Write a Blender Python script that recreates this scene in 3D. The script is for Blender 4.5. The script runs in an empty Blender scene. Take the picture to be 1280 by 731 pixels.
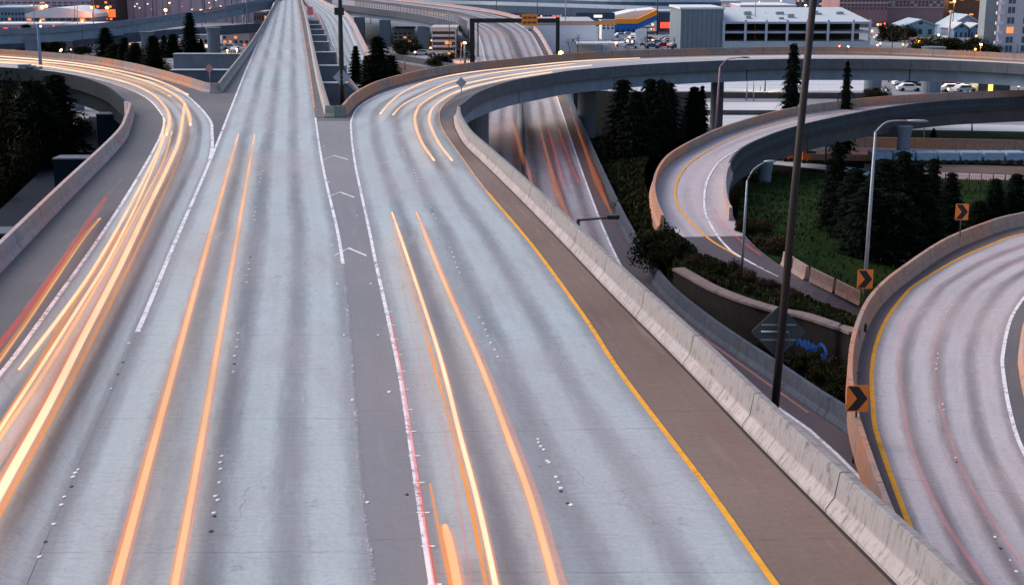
import bpy, math, random
from mathutils import Vector
random.seed(7)
S = bpy.context.scene
R = math.radians
# ------------------------------------------------------------------ camera, sky, sun, exposure
FPX, CH = 1700.0, 12.5
TH = math.atan(409/FPX)
cam = bpy.data.objects.new('camera', bpy.data.cameras.new('camera'))
S.collection.objects.link(cam)
cam.location = (0, 0, CH); cam.rotation_euler = (math.pi/2-TH, 0, 0)
cam.data.sensor_width = 36; cam.data.lens = FPX/1280*36
cam.data.clip_start = .5; cam.data.clip_end = 6000
S.camera = cam
w = bpy.data.worlds.new('World'); S.world = w; w.use_nodes = True
nt = w.node_tree
sky = nt.nodes.new('ShaderNodeTexSky'); sky.sky_type = 'NISHITA'; sky.sun_disc = False
SUN_EL, SUN_AZ = R(38), R(-62)        # veiled light, ahead and to the left
sky.sun_elevation = SUN_EL; sky.sun_rotation = SUN_AZ
sky.air_density = 1.0; sky.dust_density = 3.0; sky.ozone_density = 1.6
nt.links.new(sky.outputs[0], nt.nodes['Background'].inputs[0])
nt.nodes['Background'].inputs[1].default_value = 0.09
sd = bpy.data.lights.new('sun', 'SUN'); sd.energy = 0.9; sd.angle = R(50); sd.color = (1, .84, .84)
so = bpy.data.objects.new('sun', sd); S.collection.objects.link(so)
d = Vector((math.sin(SUN_AZ)*math.cos(SUN_EL), math.cos(SUN_AZ)*math.cos(SUN_EL), math.sin(SUN_EL)))
so.rotation_euler = d.to_track_quat('Z', 'Y').to_euler()
S.view_settings.view_transform = 'Standard'; S.view_settings.look = 'None'
S.view_settings.exposure = 1.15; S.view_settings.gamma = 1

# ------------------------------------------------------------------ helpers
cT, sT = math.cos(TH), math.sin(TH)
def ray(x, y):
    a = (x-640)/FPX; b = -(y-365.5)/FPX
    return Vector((a, cT+b*sT, -sT+b*cT))
def P(x, y, z=0.0):                       # the place at height z seen at that spot of the photograph
    r = ray(x, y); t = (z-CH)/r.z
    return Vector((r.x*t, r.y*t, z))
def AY(x, y, Y):                          # same, at forward distance Y
    r = ray(x, y); t = Y/r.y
    return Vector((r.x*t, Y, CH+r.z*t))
def PP(l, z=None): return [P(p[0], p[1], (p[2] if len(p) > 2 else 0) if z is None else z) for p in l]
def cr(pts, n=8):                         # Catmull-Rom
    o = []
    e = [pts[0]*2-pts[1]]+list(pts)+[pts[-1]*2-pts[-2]]
    for i in range(1, len(e)-2):
        for k in range(n):
            t = k/n
            o.append(.5*((2*e[i])+(e[i+1]-e[i-1])*t+(2*e[i-1]-5*e[i]+4*e[i+1]-e[i+2])*t*t+(3*e[i]-e[i-1]-3*e[i+1]+e[i+2])*t**3))
    o.append(pts[-1].copy()); return o
def lift(pts, dz): return [p+Vector((0, 0, dz)) for p in pts]
def norms(path):
    o = []
    for i in range(len(path)):
        a = path[max(0, i-1)]; b = path[min(len(path)-1, i+1)]
        t = (b-a); t.z = 0; t.normalize(); o.append(Vector((t.y, -t.x, 0)))   # to the right of travel
    return o
def offset(path, d): return [p+n*d for p, n in zip(path, norms(path))]
def tag(o, label=None, cat=None, group=None, kind=None):
    if label: o['label'] = label
    if cat: o['category'] = cat
    if group: o['group'] = group
    if kind: o['kind'] = kind
    return o
def thing(name, label, cat, loc=(0, 0, 0), group=None):
    o = bpy.data.objects.new(name, None); S.collection.objects.link(o); o.location = loc
    o.empty_display_size = .2
    return tag(o, label, cat, group)
def mesh(name, v, f, m, parent=None, uv=None, smooth=False, mi=None):
    off = Vector(parent.location) if parent else Vector((0, 0, 0))
    if parent and parent.parent: off = off+Vector(parent.parent.location)
    me = bpy.data.meshes.new(name); me.from_pydata([tuple(Vector(p)-off) for p in v], [], f)
    for mm in (m if isinstance(m, (list, tuple)) else [m]): me.materials.append(mm)
    if uv:
        l = me.uv_layers.new(name='UVMap'); k = 0
        for fi in f:
            for vi in fi: l.data[k].uv = uv[vi]; k += 1
    if mi:
        for p_, a in zip(me.polygons, mi): p_.material_index = a
    if smooth:
        for p_ in me.polygons: p_.use_smooth = True
    me.update()
    o = bpy.data.objects.new(name, me); S.collection.objects.link(o)
    if parent: o.parent = parent
    return o
def struct(o): return tag(o, kind='structure')
def ribbon(A, B, cols=2, us=(0, 1), dz=0):  # sheet between two equally long paths; uv u across, v metres along
    v = []; uv = []; f = []; s = 0
    for i, (a, b) in enumerate(zip(A, B)):
        if i: s += (A[i]-A[i-1]).length*.5+(B[i]-B[i-1]).length*.5
        for c in range(cols):
            t = c/(cols-1); q = a.lerp(b, t); v.append((q.x, q.y, q.z+dz)); uv.append((us[0]+(us[1]-us[0])*t, s))
    for i in range(len(A)-1):
        for c in range(cols-1):
            k = i*cols+c; f.append((k, k+cols, k+cols+1, k+1))
    return v, f, uv
def sheet(name, A, B, m, dz=0, us=(0, 1), cols=2, parent=None):
    v, f, uv = ribbon(A, B, cols, us, dz)
    # make faces look up
    a, b, c = Vector(v[f[0][0]]), Vector(v[f[0][1]]), Vector(v[f[0][2]])
    if (b-a).cross(c-a).z < 0: f = [tuple(reversed(q)) for q in f]
    return mesh(name, v, f, m, parent, uv)
def sweep(name, path, prof, m, parent=None, side=1, closed=True, caps=True, wob=0):
    ns = norms(path); v = []; uv = []; f = []; n = len(prof); s = 0
    pl = [0]
    for i in range(1, n): pl.append(pl[-1]+math.dist(prof[i], prof[i-1]))
    for i, (p, nn) in enumerate(zip(path, ns)):
        if i: s += (path[i]-path[i-1]).length
        for k, (a, z) in enumerate(prof):
            q = p+nn*(a*side); v.append((q.x, q.y, q.z+z)); uv.append((s, pl[k]))
    m_ = n if closed else n-1
    for i in range(len(path)-1):
        for k in range(m_):
            k2 = (k+1) % n
            fa = (i*n+k, i*n+k2, (i+1)*n+k2, (i+1)*n+k)
            f.append(fa if side > 0 else tuple(reversed(fa)))
    if caps and closed:
        f.append(tuple(range(n))); f.append(tuple(reversed(range((len(path)-1)*n, len(path)*n))))
    return mesh(name, v, f, m, parent, uv)
def tubeVF(path, r, seg=8, ry=None):
    ry = ry or r; v = []; f = []; N = len(path)
    for i, p in enumerate(path):
        a = path[max(0, i-1)]; b = path[min(N-1, i+1)]; t = (b-a).normalized()
        up = Vector((0, 0, 1)) if abs(t.z) < .9 else Vector((0, 1, 0))
        sx = t.cross(up).normalized(); uy = sx.cross(t)
        rr = r[i] if isinstance(r, list) else r; rz = ry[i] if isinstance(ry, list) else ry
        for k in range(seg):
            an = 2*math.pi*k/seg; q = p+sx*math.cos(an)*rr+uy*math.sin(an)*rz; v.append(tuple(q))
    for i in range(N-1):
        for k in range(seg):
            k2 = (k+1) % seg; f.append((i*seg+k, i*seg+k2, (i+1)*seg+k2, (i+1)*seg+k))
    f.append(tuple(reversed(range(seg)))); f.append(tuple(range((N-1)*seg, N*seg)))
    return v, f
def tube(name, path, r, m, parent=None, seg=8, ry=None):
    v, f = tubeVF([Vector(p) for p in path], r, seg, ry); return mesh(name, v, f, m, parent, smooth=True)
class MB:
    def __init__(s): s.v = []; s.f = []
    def box(s, x0, x1, y0, y1, z0, z1):
        b = len(s.v); s.v += [(x, y, z) for z in (z0, z1) for (x, y) in ((x0, y0), (x1, y0), (x1, y1), (x0, y1))]
        s.f += [tuple(b+i for i in q) for q in ((3, 2, 1, 0), (4, 5, 6, 7), (0, 1, 5, 4), (1, 2, 6, 5), (2, 3, 7, 6), (3, 0, 4, 7))]; return s
    def prism(s, poly, y0, y1):            # outline in x,z pushed along y
        b = len(s.v); n = len(poly)
        s.v += [(x, y0, z) for x, z in poly]+[(x, y1, z) for x, z in poly]
        s.f += [tuple(range(b, b+n)), tuple(reversed(range(b+n, b+2*n)))]
        for i in range(n): s.f.append((b+i, b+n+i, b+n+(i+1) % n, b+(i+1) % n))
        return s
    def add(s, vf):
        b = len(s.v); s.v += list(vf[0]); s.f += [tuple(i+b for i in q) for q in vf[1]]; return s
    def out(s, name, m, parent=None, smooth=False): return mesh(name, s.v, s.f, m, parent, smooth=smooth)
def box(name, x0, x1, y0, y1, z0, z1, m, parent=None): return MB().box(x0, x1, y0, y1, z0, z1).out(name, m, parent)

# ------------------------------------------------------------------ materials
class NT:
    def __init__(s, name):
        s.m = bpy.data.materials.new(name); s.m.use_nodes = True; s.t = s.m.node_tree
        s.b = s.t.nodes['Principled BSDF']
    def n(s, ty, **k):
        o = s.t.nodes.new(ty)
        for a, b in k.items(): setattr(o, a, b)
        return o
    def l(s, a, b): s.t.links.new(a, b)
    def val(s, sock, v):
        if isinstance(v, (int, float, tuple)): sock.default_value = v
        else: s.l(v, sock)
    def math(s, op, a, b=0.0, c=None):
        o = s.n('ShaderNodeMath', operation=op); s.val(o.inputs[0], a); s.val(o.inputs[1], b)
        if c is not None: s.val(o.inputs[2], c)
        return o.outputs[0]
    def noise(s, vec, scale, detail=3, rough=.55):
        o = s.n('ShaderNodeTexNoise'); s.l(vec, o.inputs['Vector']); o.inputs['Scale'].default_value = scale
        o.inputs['Detail'].default_value = detail; o.inputs['Roughness'].default_value = rough; return o.outputs[0]
    def map(s, v, a, b, c=0.0, d=1.0):
        o = s.n('ShaderNodeMapRange'); s.val(o.inputs[0], v)
        for i, q in enumerate((a, b, c, d)): o.inputs[i+1].default_value = q
        return o.outputs[0]
    def mix(s, f, a, b, mode='MIX'):
        o = s.n('ShaderNodeMix', data_type='RGBA', blend_type=mode); s.val(o.inputs[0], f)
        s.val(o.inputs[6], a if not isinstance(a, tuple) else (*a, 1)); s.val(o.inputs[7], b if not isinstance(b, tuple) else (*b, 1))
        return o.outputs[2]
    def comb(s, x, y, z=0.0):
        o = s.n('ShaderNodeCombineXYZ'); s.val(o.inputs[0], x); s.val(o.inputs[1], y); s.val(o.inputs[2], z); return o.outputs[0]
    def uv(s):
        u = s.n('ShaderNodeUVMap'); x = s.n('ShaderNodeSeparateXYZ'); s.l(u.outputs[0], x.inputs[0]); return x.outputs[0], x.outputs[1]
    def pos(s):
        return s.n('ShaderNodeNewGeometry').outputs['Position']
    def bump(s, h, st=.3, dist=.02):
        o = s.n('ShaderNodeBump'); s.l(h, o.inputs['Height']); o.inputs['Strength'].default_value = st; o.inputs['Distance'].default_value = dist
        s.l(o.outputs[0], s.b.inputs['Normal'])
    def done(s, col, rough=.8, spec=.4):
        if isinstance(col, tuple): s.b.inputs['Base Color'].default_value = (*col, 1)
        else: s.l(col, s.b.inputs['Base Color'])
        s.val(s.b.inputs['Roughness'], rough); s.b.inputs['Specular IOR Level'].default_value = spec; return s.m
def plain(name, col, rough=.8, var=.25, scale=1.5, metal=0, spec=.4):
    k = NT(name); p = k.pos(); a = k.noise(p, scale, 4); b = k.noise(p, scale*9, 3)
    f = k.math('ADD', k.math('MULTIPLY', k.math('SUBTRACT', a, .5), 1.3), k.math('MULTIPLY', k.math('SUBTRACT', b, .5), .6))
    c = k.mix(k.math('ADD', f, .5), tuple(x*(1-var) for x in col), tuple(min(1, x*(1+var)) for x in col))
    k.b.inputs['Metallic'].default_value = metal
    return k.done(c, rough, spec)
def lane(name, dark, light, hue=(.30, .27, .31), amp=1.0, joints=True, rough=.62, slurry=None):
    k = NT(name); u, v = k.uv(); p = k.pos()
    wob = k.math('MULTIPLY', k.math('SUBTRACT', k.noise(k.comb(0.0, v), .05, 2), .5), .12)
    uu = k.math('ADD', u, wob)
    uu = k.math('ADD', uu, k.math('MULTIPLY', k.math('SUBTRACT', k.noise(k.comb(k.math('MULTIPLY', u, 14), k.math('MULTIPLY', v, .5)), 1, 5, .75), .5), .16))
    wave = k.math('MULTIPLY_ADD', k.math('COSINE', k.math('MULTIPLY', uu, 4*math.pi)), -.5, .5)
    wave = k.map(wave, .0, .75, .12, 1)
    wave = k.math('SMOOTH_MIN', wave, 1.0, .2)
    st = k.noise(k.comb(k.math('MULTIPLY', u, 9), k.math('MULTIPLY', v, .035)), 1, 4)
    big = k.noise(k.comb(k.math('MULTIPLY', u, .8), k.math('MULTIPLY', v, .03)), 1, 3)
    f = k.math('ADD', k.math('MULTIPLY', wave, amp), k.math('MULTIPLY', k.math('SUBTRACT', st, .5), .45))
    f = k.math('ADD', f, k.math('MULTIPLY', k.math('SUBTRACT', big, .5), .5))
    c = k.mix(k.map(f, 0, 1), dark, light)
    c = k.mix(k.map(k.noise(p, .045, 3), .42, .62, 0, .55), c, hue, 'MIX') if slurry is None else c
    pt_ = k.noise(k.comb(k.math('MULTIPLY', u, 2.6), k.math('MULTIPLY', v, .16)), 1, 5, .65)
    c = k.mix(k.map(pt_, .50, .72, 0, .42), c, tuple(x*.72 for x in hue))
    c = k.mix(k.map(pt_, .42, .28, 0, .35), c, tuple(min(1, x*1.12) for x in light))
    # transverse tining scratches, grit and slab joints
    tin = k.noise(k.comb(k.math('MULTIPLY', u, 2.2), k.math('MULTIPLY', v, 5)), 1, 5, .75)
    c = k.mix(k.map(tin, .53, .72, 0, .22), c, tuple(x*.5 for x in dark))
    c = k.mix(k.map(tin, .46, .3, 0, .14), c, tuple(min(1, x*1.25) for x in light))
    oil = k.noise(k.comb(k.math('MULTIPLY', u, 7), k.math('MULTIPLY', v, .9)), 1, 6, .7)
    c = k.mix(k.map(oil, .60, .70, 0, .38), c, tuple(x*.62 for x in dark))
    ck = k.n('ShaderNodeTexVoronoi', feature='DISTANCE_TO_EDGE'); dv = k.n('ShaderNodeVectorMath', operation='ADD'); k.l(p, dv.inputs[0])
    nn_ = k.n('ShaderNodeTexNoise'); k.l(p, nn_.inputs['Vector']); nn_.inputs['Scale'].default_value = .8; k.l(nn_.outputs['Color'], dv.inputs[1]); k.l(dv.outputs[0], ck.inputs['Vector']); ck.inputs['Scale'].default_value = .16
    c = k.mix(k.math('MULTIPLY', k.map(ck.outputs['Distance'], .0018, .0007, 0, .4), k.map(k.noise(p, .09, 2), .47, .55, 0, 1)), c, tuple(x*.4 for x in dark))
    gr = k.noise(p, 7, 5, .7); c = k.mix(k.map(gr, .35, .7, 0, .30), c, tuple(x*.7 for x in dark))
    fl = k.noise(p, 26, 3, .6); c = k.mix(k.map(fl, .64, .78, 0, .35), c, tuple(x*.45 for x in dark))
    if joints:
        j = k.math('ABSOLUTE', k.math('SUBTRACT', k.math('FRACT', k.math('DIVIDE', k.math('ADD', v, k.math('MULTIPLY', k.noise(p, .5, 3), .35)), 9.1)), .5))
        jm = k.math('MULTIPLY', k.map(j, .004, .0, 0, 1), k.map(k.noise(p, 1.2, 3), .35, .6, .05, .55))
        c = k.mix(jm, c, tuple(x*.4 for x in dark))
    k.bump(gr, .15, .01)
    return k.done(c, k.map(f, 0, 1, rough+.15, rough), .12)
def concrete(name, base, dark, joint=6.1, stain=.7, tint=None, rough=.85, cap_=None):
    k = NT(name); u, v = k.uv(); p = k.pos()
    n1 = k.noise(k.comb(u, k.math('MULTIPLY', v, 1)), .55, 5, .6)
    drip = k.noise(k.comb(k.math('MULTIPLY', u, 7.5), k.math('MULTIPLY', v, 1.3)), 1, 8, .78)
    n3 = k.noise(p, 9, 5, .7); n4 = k.noise(p, 1.7, 5, .7)
    c = k.mix(k.map(n1, .3, .7), tuple(x*.72 for x in base), base)
    if tint: c = k.mix(k.map(k.noise(p, .09, 3), .42, .6, 0, .8), c, tint)
    if cap_: c = k.mix(k.math('MULTIPLY', k.map(v, .38, .52), k.map(n1, .3, .7, .55, 1)), c, cap_)
    c = k.mix(k.math('MULTIPLY', k.map(drip, .5, .72), stain), c, dark)
    c = k.mix(k.map(n4, .58, .72, 0, stain*.7), c, dark)
    c = k.mix(k.map(n3, .5, .75, 0, .5), c, tuple(x*.6 for x in base))
    if joint:
        j = k.math('ABSOLUTE', k.math('SUBTRACT', k.math('FRACT', k.math('DIVIDE', u, joint)), .5))
        c = k.mix(k.map(j, .006, .003, 0, .85), c, tuple(x*.3 for x in dark))
    k.bump(n3, .35, .02)
    return k.done(c, rough, .04)
def emit(name, col, st):
    k = NT(name); k.b.inputs['Base Color'].default_value = (*col, 1)
    k.b.inputs['Emission Color'].default_value = (*col, 1); k.b.inputs['Emission Strength'].default_value = st; return k.m
def glow(name, col, st, pw=1.5, core=None, dens=1.0):  # luminous streak of passing lamps: light added to what is behind it, densest in its middle
    k = NT(name); t = k.t; t.nodes.remove(k.b)
    lw = k.n('ShaderNodeLayerWeight'); lw.inputs[0].default_value = .5
    f = k.math('POWER', k.math('SUBTRACT', 1.0, lw.outputs['Facing']), pw)
    e = k.n('ShaderNodeEmission'); e.inputs[0].default_value = (*col, 1)
    
    if core:
        sp = k.n('ShaderNodeSeparateXYZ'); k.l(k.pos(), sp.inputs[0]); yy = k.map(sp.outputs[1], 30, 80)
        k.l(k.mix(k.map(f, .3, .85), col, k.mix(yy, core, (1, .88, .72))), e.inputs[0])
    vary = k.map(k.noise(k.pos(), .12, 2), .3, .7, .85, 1.15)
    k.l(k.math('MULTIPLY', vary, st), e.inputs[1])
    tr = k.n('ShaderNodeBsdfTransparent'); a = k.n('ShaderNodeMixShader')
    k.l(k.math('MINIMUM', k.math('MULTIPLY', f, dens), 1.0), a.inputs[0]); k.l(tr.outputs[0], a.inputs[1]); k.l(e.outputs[0], a.inputs[2]); k.l(a.outputs[0], t.nodes['Material Output'].inputs[0])
    return k.m
def paint(name, col, wear=.45):
    k = NT(name); p = k.pos(); n = k.noise(p, 9, 5, .8); n2 = k.noise(p, .6, 3); n3 = k.noise(p, 2.5, 4, .7)
    f = k.math('ADD', k.math('ADD', k.math('MULTIPLY', n, .45), k.math('MULTIPLY', n2, .25)), k.math('MULTIPLY', n3, .3))
    k.done(k.mix(k.map(n3, .4, .65, 0, .5), col, tuple(x*.62 for x in col)), .7, .1)
    tr = k.n('ShaderNodeBsdfTransparent'); mx = k.n('ShaderNodeMixShader'); o = k.t.nodes['Material Output']
    k.l(k.map(f, .60-wear*.18, .64-wear*.14, 0, .85), mx.inputs[0]); k.l(k.b.outputs[0], mx.inputs[1]); k.l(tr.outputs[0], mx.inputs[2]); k.l(mx.outputs[0], o.inputs[0])
    return k.m
def leafmat(name, a, b):
    k = NT(name); g = k.n('ShaderNodeNewGeometry')
    return k.done(k.mix(g.outputs['Random Per Island'], a, b), .9, .03)

M = {}
M['deck'] = lane('worn_asphalt', (.10, .108, .122), (.20, .21, .226), (.20, .178, .175), .0)
M['lane'] = lane('lane_concrete', (.20, .215, .235), (.43, .50, .515), (.405, .385, .40), 1.0)
M['laneR'] = lane('curve_concrete', (.20, .175, .18), (.53, .50, .51), (.50, .42, .42), 1.0)
M['laneLow'] = lane('lower_concrete', (.15, .145, .16), (.42, .42, .45), (.40, .26, .24), .9)  # reddish hue patches paint the lower road's lamp glow into the concrete
M['laneLoop'] = lane('loop_concrete', (.34, .31, .33), (.56, .51, .53), (.50, .42, .44), .5)
M['gore'] = lane('gore_asphalt', (.20, .208, .225), (.31, .318, .335), (.29, .268, .272), .0)
M['shoulder'] = lane('shoulder_asphalt', (.15, .105, .088), (.34, .265, .228), (.31, .232, .195), .0)
M['patch'] = lane('patch_asphalt', (.09, .075, .085), (.16, .13, .145), (.14, .11, .12), .0)
M['barrier'] = concrete('barrier_concrete', (.46, .41, .40), (.07, .06, .06), 6.1, 1.0, None, .85, (.27, .26, .255))
M['barGlowTint'] = concrete('barrier_glow_tint', (.42, .32, .28), (.13, .075, .055), 6.1, .85, (.56, .26, .15))  # orange lamp glow on the barriers is painted in as the tint
M['barDark'] = concrete('barrier_dark', (.15, .16, .18), (.04, .045, .055), 6.1, .8)
M['barPale'] = concrete('barrier_pale', (.50, .44, .44), (.11, .09, .09), 6.1, .85, (.54, .34, .29))  # pinkish tint puts the streak glow on the left ramp into the colour
M['conc'] = concrete('pier_concrete', (.20, .23, .27), (.07, .08, .10), 0, .5)
M['concB'] = concrete('girder_concrete', (.27, .34, .41), (.13, .16, .20), 21, .45)
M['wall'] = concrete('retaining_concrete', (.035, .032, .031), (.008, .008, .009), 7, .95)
M['ledge'] = concrete('ledge_concrete', (.26, .20, .19), (.08, .06, .05), 4, .95)
M['white'] = paint('white_line', (.78, .78, .82))
M['yellow'] = paint('yellow_line', (.85, .38, .035), .2)
M['dot'] = plain('marker_ceramic', (.85, .83, .80), .35, .05)
M['dotd'] = plain('marker_dark', (.05, .05, .055), .5, .2)
M['ground'] = plain('city_ground', (.20, .21, .23), .9, .45, .02)
M['soil'] = plain('scrub_soil', (.008, .008, .007), .95, .5, .3, 0, .03)
M['brown'] = plain('brown_soil', (.11, .075, .06), .95, .5, .2)
M['grass'] = plain('mown_grass', (.014, .028, .006), .95, .5, .35, 0, .03)
M['grassd'] = plain('verge_grass', (.012, .015, .005), .95, .7, .8, 0, .03)
M['trunk'] = plain('bark', (.05, .038, .03), .9, .3, 4)
M['leaf1'] = leafmat('conifer_leaf', (.003, .005, .004), (.012, .018, .011))
M['leaf2'] = leafmat('shrub_leaf', (.005, .006, .003), (.032, .032, .012))
M['leaf3'] = leafmat('scrub_leaf', (.02, .014, .009), (.055, .035, .02))
M['black'] = plain('black_steel', (.012, .013, .016), .5, .2, 2)
M['steel'] = plain('galvanised_steel', (.30, .32, .35), .45, .2, 2, .3)
M['rust'] = plain('rusty_steel', (.024, .013, .011), .7, .35, 1.5)
M['signor'] = plain('orange_sheeting', (1.0, .24, .03), .5, .06, 3)
M['signwh'] = plain('sign_aluminium', (.34, .37, .41), .5, .12, 3, .3)
M['signpk'] = plain('sign_weathered', (.45, .22, .24), .6, .12, 3)
M['glass'] = plain('dark_glass', (.02, .03, .045), .12, .2, .3, 0, .6)
M['tyre'] = plain('rubber', (.015, .015, .016), .8)
M['capShade'] = concrete('shade_blue_pier', (.012, .019, .03), (.006, .009, .014), 0, .5)  # shade under the left ramp is painted in as dark blue concrete
def mcol(name, c, **k):
    if name not in M: M[name] = plain(name, c, **k)
    return M[name]

# ------------------------------------------------------------------ terrain
GZ = -10.0
struct(mesh('ground', [(-3000, -200, GZ), (3000, -200, GZ), (3000, 5000, GZ), (-3000, 5000, GZ)], [(0, 1, 2, 3)], M['ground']))
def patch(name, edgeA, edgeB, m, n=8, cols=9, bum=.0):
    A, B = cr(edgeA, n), cr(edgeB, n); v, f, uv = ribbon(A, B, cols)
    v = [(x, y, z+random.uniform(-bum, bum)) for x, y, z in v]
    a, b, c = Vector(v[f[0][0]]), Vector(v[f[0][1]]), Vector(v[f[0][2]])
    if (b-a).cross(c-a).z < 0: f = [tuple(reversed(q)) for q in f]
    return struct(mesh(name, v, f, m, None, uv))
struct(mesh('left_ground', [(-140, 10, GZ+.03), (-12, 10, GZ+.03), (-28, 175, GZ+.03), (-140, 175, GZ+.03)], [(0, 1, 2, 3)], M['soil']))
struct(mesh('hollow_ground', [(-6, 10, GZ+.03), (60, 10, GZ+.03), (68, 150, GZ+.03), (2, 190, GZ+.03)], [(0, 1, 2, 3)], M['soil']))
struct(mesh('grove_ground', [P(722, 178, GZ+.04), P(885, 180, GZ+.04), P(858, 118, GZ+.04), P(716, 112, GZ+.04)], [(0, 1, 2, 3)], M['soil']))
struct(mesh('far_verge', [(*P(1000, 183, GZ+.03)[:2], GZ+.06), (*P(1400, 183, GZ)[:2], GZ+.06), (*P(1400, 160, GZ)[:2], GZ+.06), (*P(1000, 160, GZ)[:2], GZ+.06)], [(0, 1, 2, 3)], M['grass']))

# ------------------------------------------------------------------ road geometry (control points read off the photograph, at each road's own height)
Lb = PP([(-120, 470), (-60, 405), (0, 343), (80, 258), (152, 183), (164, 160), (168, 145), (167, 136, .4), (160, 126, .9), (140, 110, .9), (115, 100, .9), (87, 93, .9), (50, 88, .9), (0, 84.5, .9), (-70, 80, .9)])
for p in Lb: p.z = 0
Lb = cr(Lb)
Lf = cr(PP([(254, 115.5), (225, 106), (190, 96), (160, 88.5), (120, 81), (75, 76), (0, 70.5), (-70, 66)]))
mL = cr(PP([(278, 116), (319, 57), (336, 26), (346, 6), (352, -6)]))
mR = cr(PP([(406, 146), (395, 100), (387, 55), (380, 17), (374, -6)]))
bR = cr(PP([(1290, 900), (1122, 731), (960, 568), (850, 453), (765, 368), (700, 300), (640, 239), (600, 200), (580, 180), (569, 160), (567, 148)]))
near = PP([(567, 148), (567, 140), (572, 130), (590, 117), (612, 108), (640, 100), (680, 93), (720, 87), (800, 80.5), (880, 76.5), (960, 74), (1040, 73.5), (1120, 74), (1200, 76), (1280, 80), (1420, 90)], .9)
near[0] = P(567, 148); near[1] = P(567, 141, .3)
for p in near: p.z = 0
near = cr(near)
far = cr(PP([(434, 145), (450, 128), (480, 112), (532, 98), (580, 90), (640, 83.5), (720, 75.5), (800, 71.5), (880, 69), (960, 67.5), (1040, 67.3), (1120, 69), (1200, 72.5), (1280, 77), (1420, 86)]))

def resample(path, n):
    L = [0]
    for i in range(1, len(path)): L.append(L[-1]+(path[i]-path[i-1]).length)
    o = []; j = 0
    for k in range(n):
        s = L[-1]*k/(n-1)
        while j < len(L)-2 and L[j+1] < s: j += 1
        t = (s-L[j])/max(1e-6, L[j+1]-L[j]); o.append(path[j].lerp(path[j+1], t))
    return o
# deck surfaces (each underlay a few millimetres under the next)
LbS = [p for p in Lb if p.y < 118 and p.x > -33]
bRS = [p for p in bR if p.y < 117]
def atY(path, Y):
    for a, b in zip(path, path[1:]):
        if min(a.y, b.y) <= Y <= max(a.y, b.y) and a.y != b.y: return a.lerp(b, (Y-a.y)/(b.y-a.y))
    return min(path, key=lambda p: abs(p.y-Y))
ys = [24+i*1.75 for i in range(53)]
LbX = PP([(-520, 900), (-370, 735), (-220, 575)])
A_ = [atY(LbX+LbS, y) for y in ys]; B_ = [atY(bRS, y) for y in ys]
struct(sheet('highway_deck', A_, B_, M['deck'], 0, cols=6, us=(0, 8)))
struct(sheet('main_highway', [P(250, 147)]+resample(mL, 60), [P(420, 147)]+resample(mR, 60), M['deck'], -.004, cols=3, us=(0, 4)))
struct(mesh('gore_pavement', [P(160, 147, -.008), P(300, 147, -.008), P(300, 117, -.008), P(240, 112, -.008), P(150, 115, -.008)], [(0, 1, 2, 3, 4)], M['deck']))
LbF = [p for p in Lb if p.y > 112 and p.x < -30]
struct(sheet('left_ramp_pavement', resample(LbF, 60), resample(list(Lf), 60), M['deck'], -.012, cols=3, us=(0, 3)))
struct(sheet('right_ramp_pavement', [P(567, 152)]+resample(near, 90), [P(430, 152)]+resample(far, 90), M['deck'], -.012, cols=3, us=(0, 3)))

# lanes
def pair(name, A, B, m, lanes, dz=.004, n=8, cols=9, z=None):
    a, b = cr(PP(A, z), n), cr(PP(B, z), n)
    return struct(sheet(name, a, b, m, dz, (0, lanes), cols)), a, b
_, BLl, BLr = pair('centre_lanes', [(0, 810), (50, 693), (95, 588), (172, 415), (220, 300), (268, 188), (306, 92), (330, 35), (346, -6)],
     [(480, 810), (463, 693), (450, 588), (437, 415), (424, 300), (400, 188), (387, 92), (378, 35), (371, -6)], M['lane'], 2)
_, ALl, ALr = pair('left_ramp_lanes', [(-330, 810), (-120, 600), (0, 468), (60, 388), (128, 292), (170, 226), (198, 176), (205, 153), (200, 140), (182, 122), (150, 108), (100, 95), (50, 87.5), (0, 84), (-70, 79)],
     [(-2, 812), (49, 694), (95, 588), (130, 510), (172, 415), (215, 312), (262, 200), (265, 165), (262, 150), (245, 130), (224, 115), (175, 98.5), (120, 88), (55, 80), (-70, 71)], M['lane'], 2, .008)
_, DLl, DLr = pair('right_ramp_lanes', [(560, 830), (540, 731), (520, 600), (502, 480), (490, 420), (470, 330), (462, 290), (450, 235), (443, 200), (439, 165), (440, 148), (452, 131), (482, 116), (530, 103), (590, 93), (660, 85), (740, 77.5), (840, 73), (960, 70.3), (1040, 70), (1140, 71.8), (1280, 79), (1420, 88)],
     [(1070, 860), (970, 731), (880, 604), (775, 465), (733, 400), (680, 326), (650, 288), (605, 235), (575, 194), (555, 165), (549, 148), (553, 133), (570, 120), (595, 110), (630, 102), (680, 94), (750, 85.5), (840, 79.8), (960, 75.8), (1040, 75), (1140, 76.2), (1280, 82.5), (1420, 92)], M['lane'], 2, .006)
sh1 = offset(bR, -.25)
# brownish shoulder between yellow line and parapet
Ys = [24+i*1.8 for i in range(50)]
struct(sheet('right_shoulder', [atY(DLr[:90], y)+Vector((.12, 0, 0)) for y in Ys], [atY(bR, y)-Vector((.02, 0, 0)) for y in Ys], M['shoulder'], .002, cols=4, us=(0, 1)))
struct(sheet('centre_gore', [atY(BLr, y) for y in Ys], [atY(DLl[:90], y) for y in Ys], M['gore'], .002, cols=4, us=(0, 1)))

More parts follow.
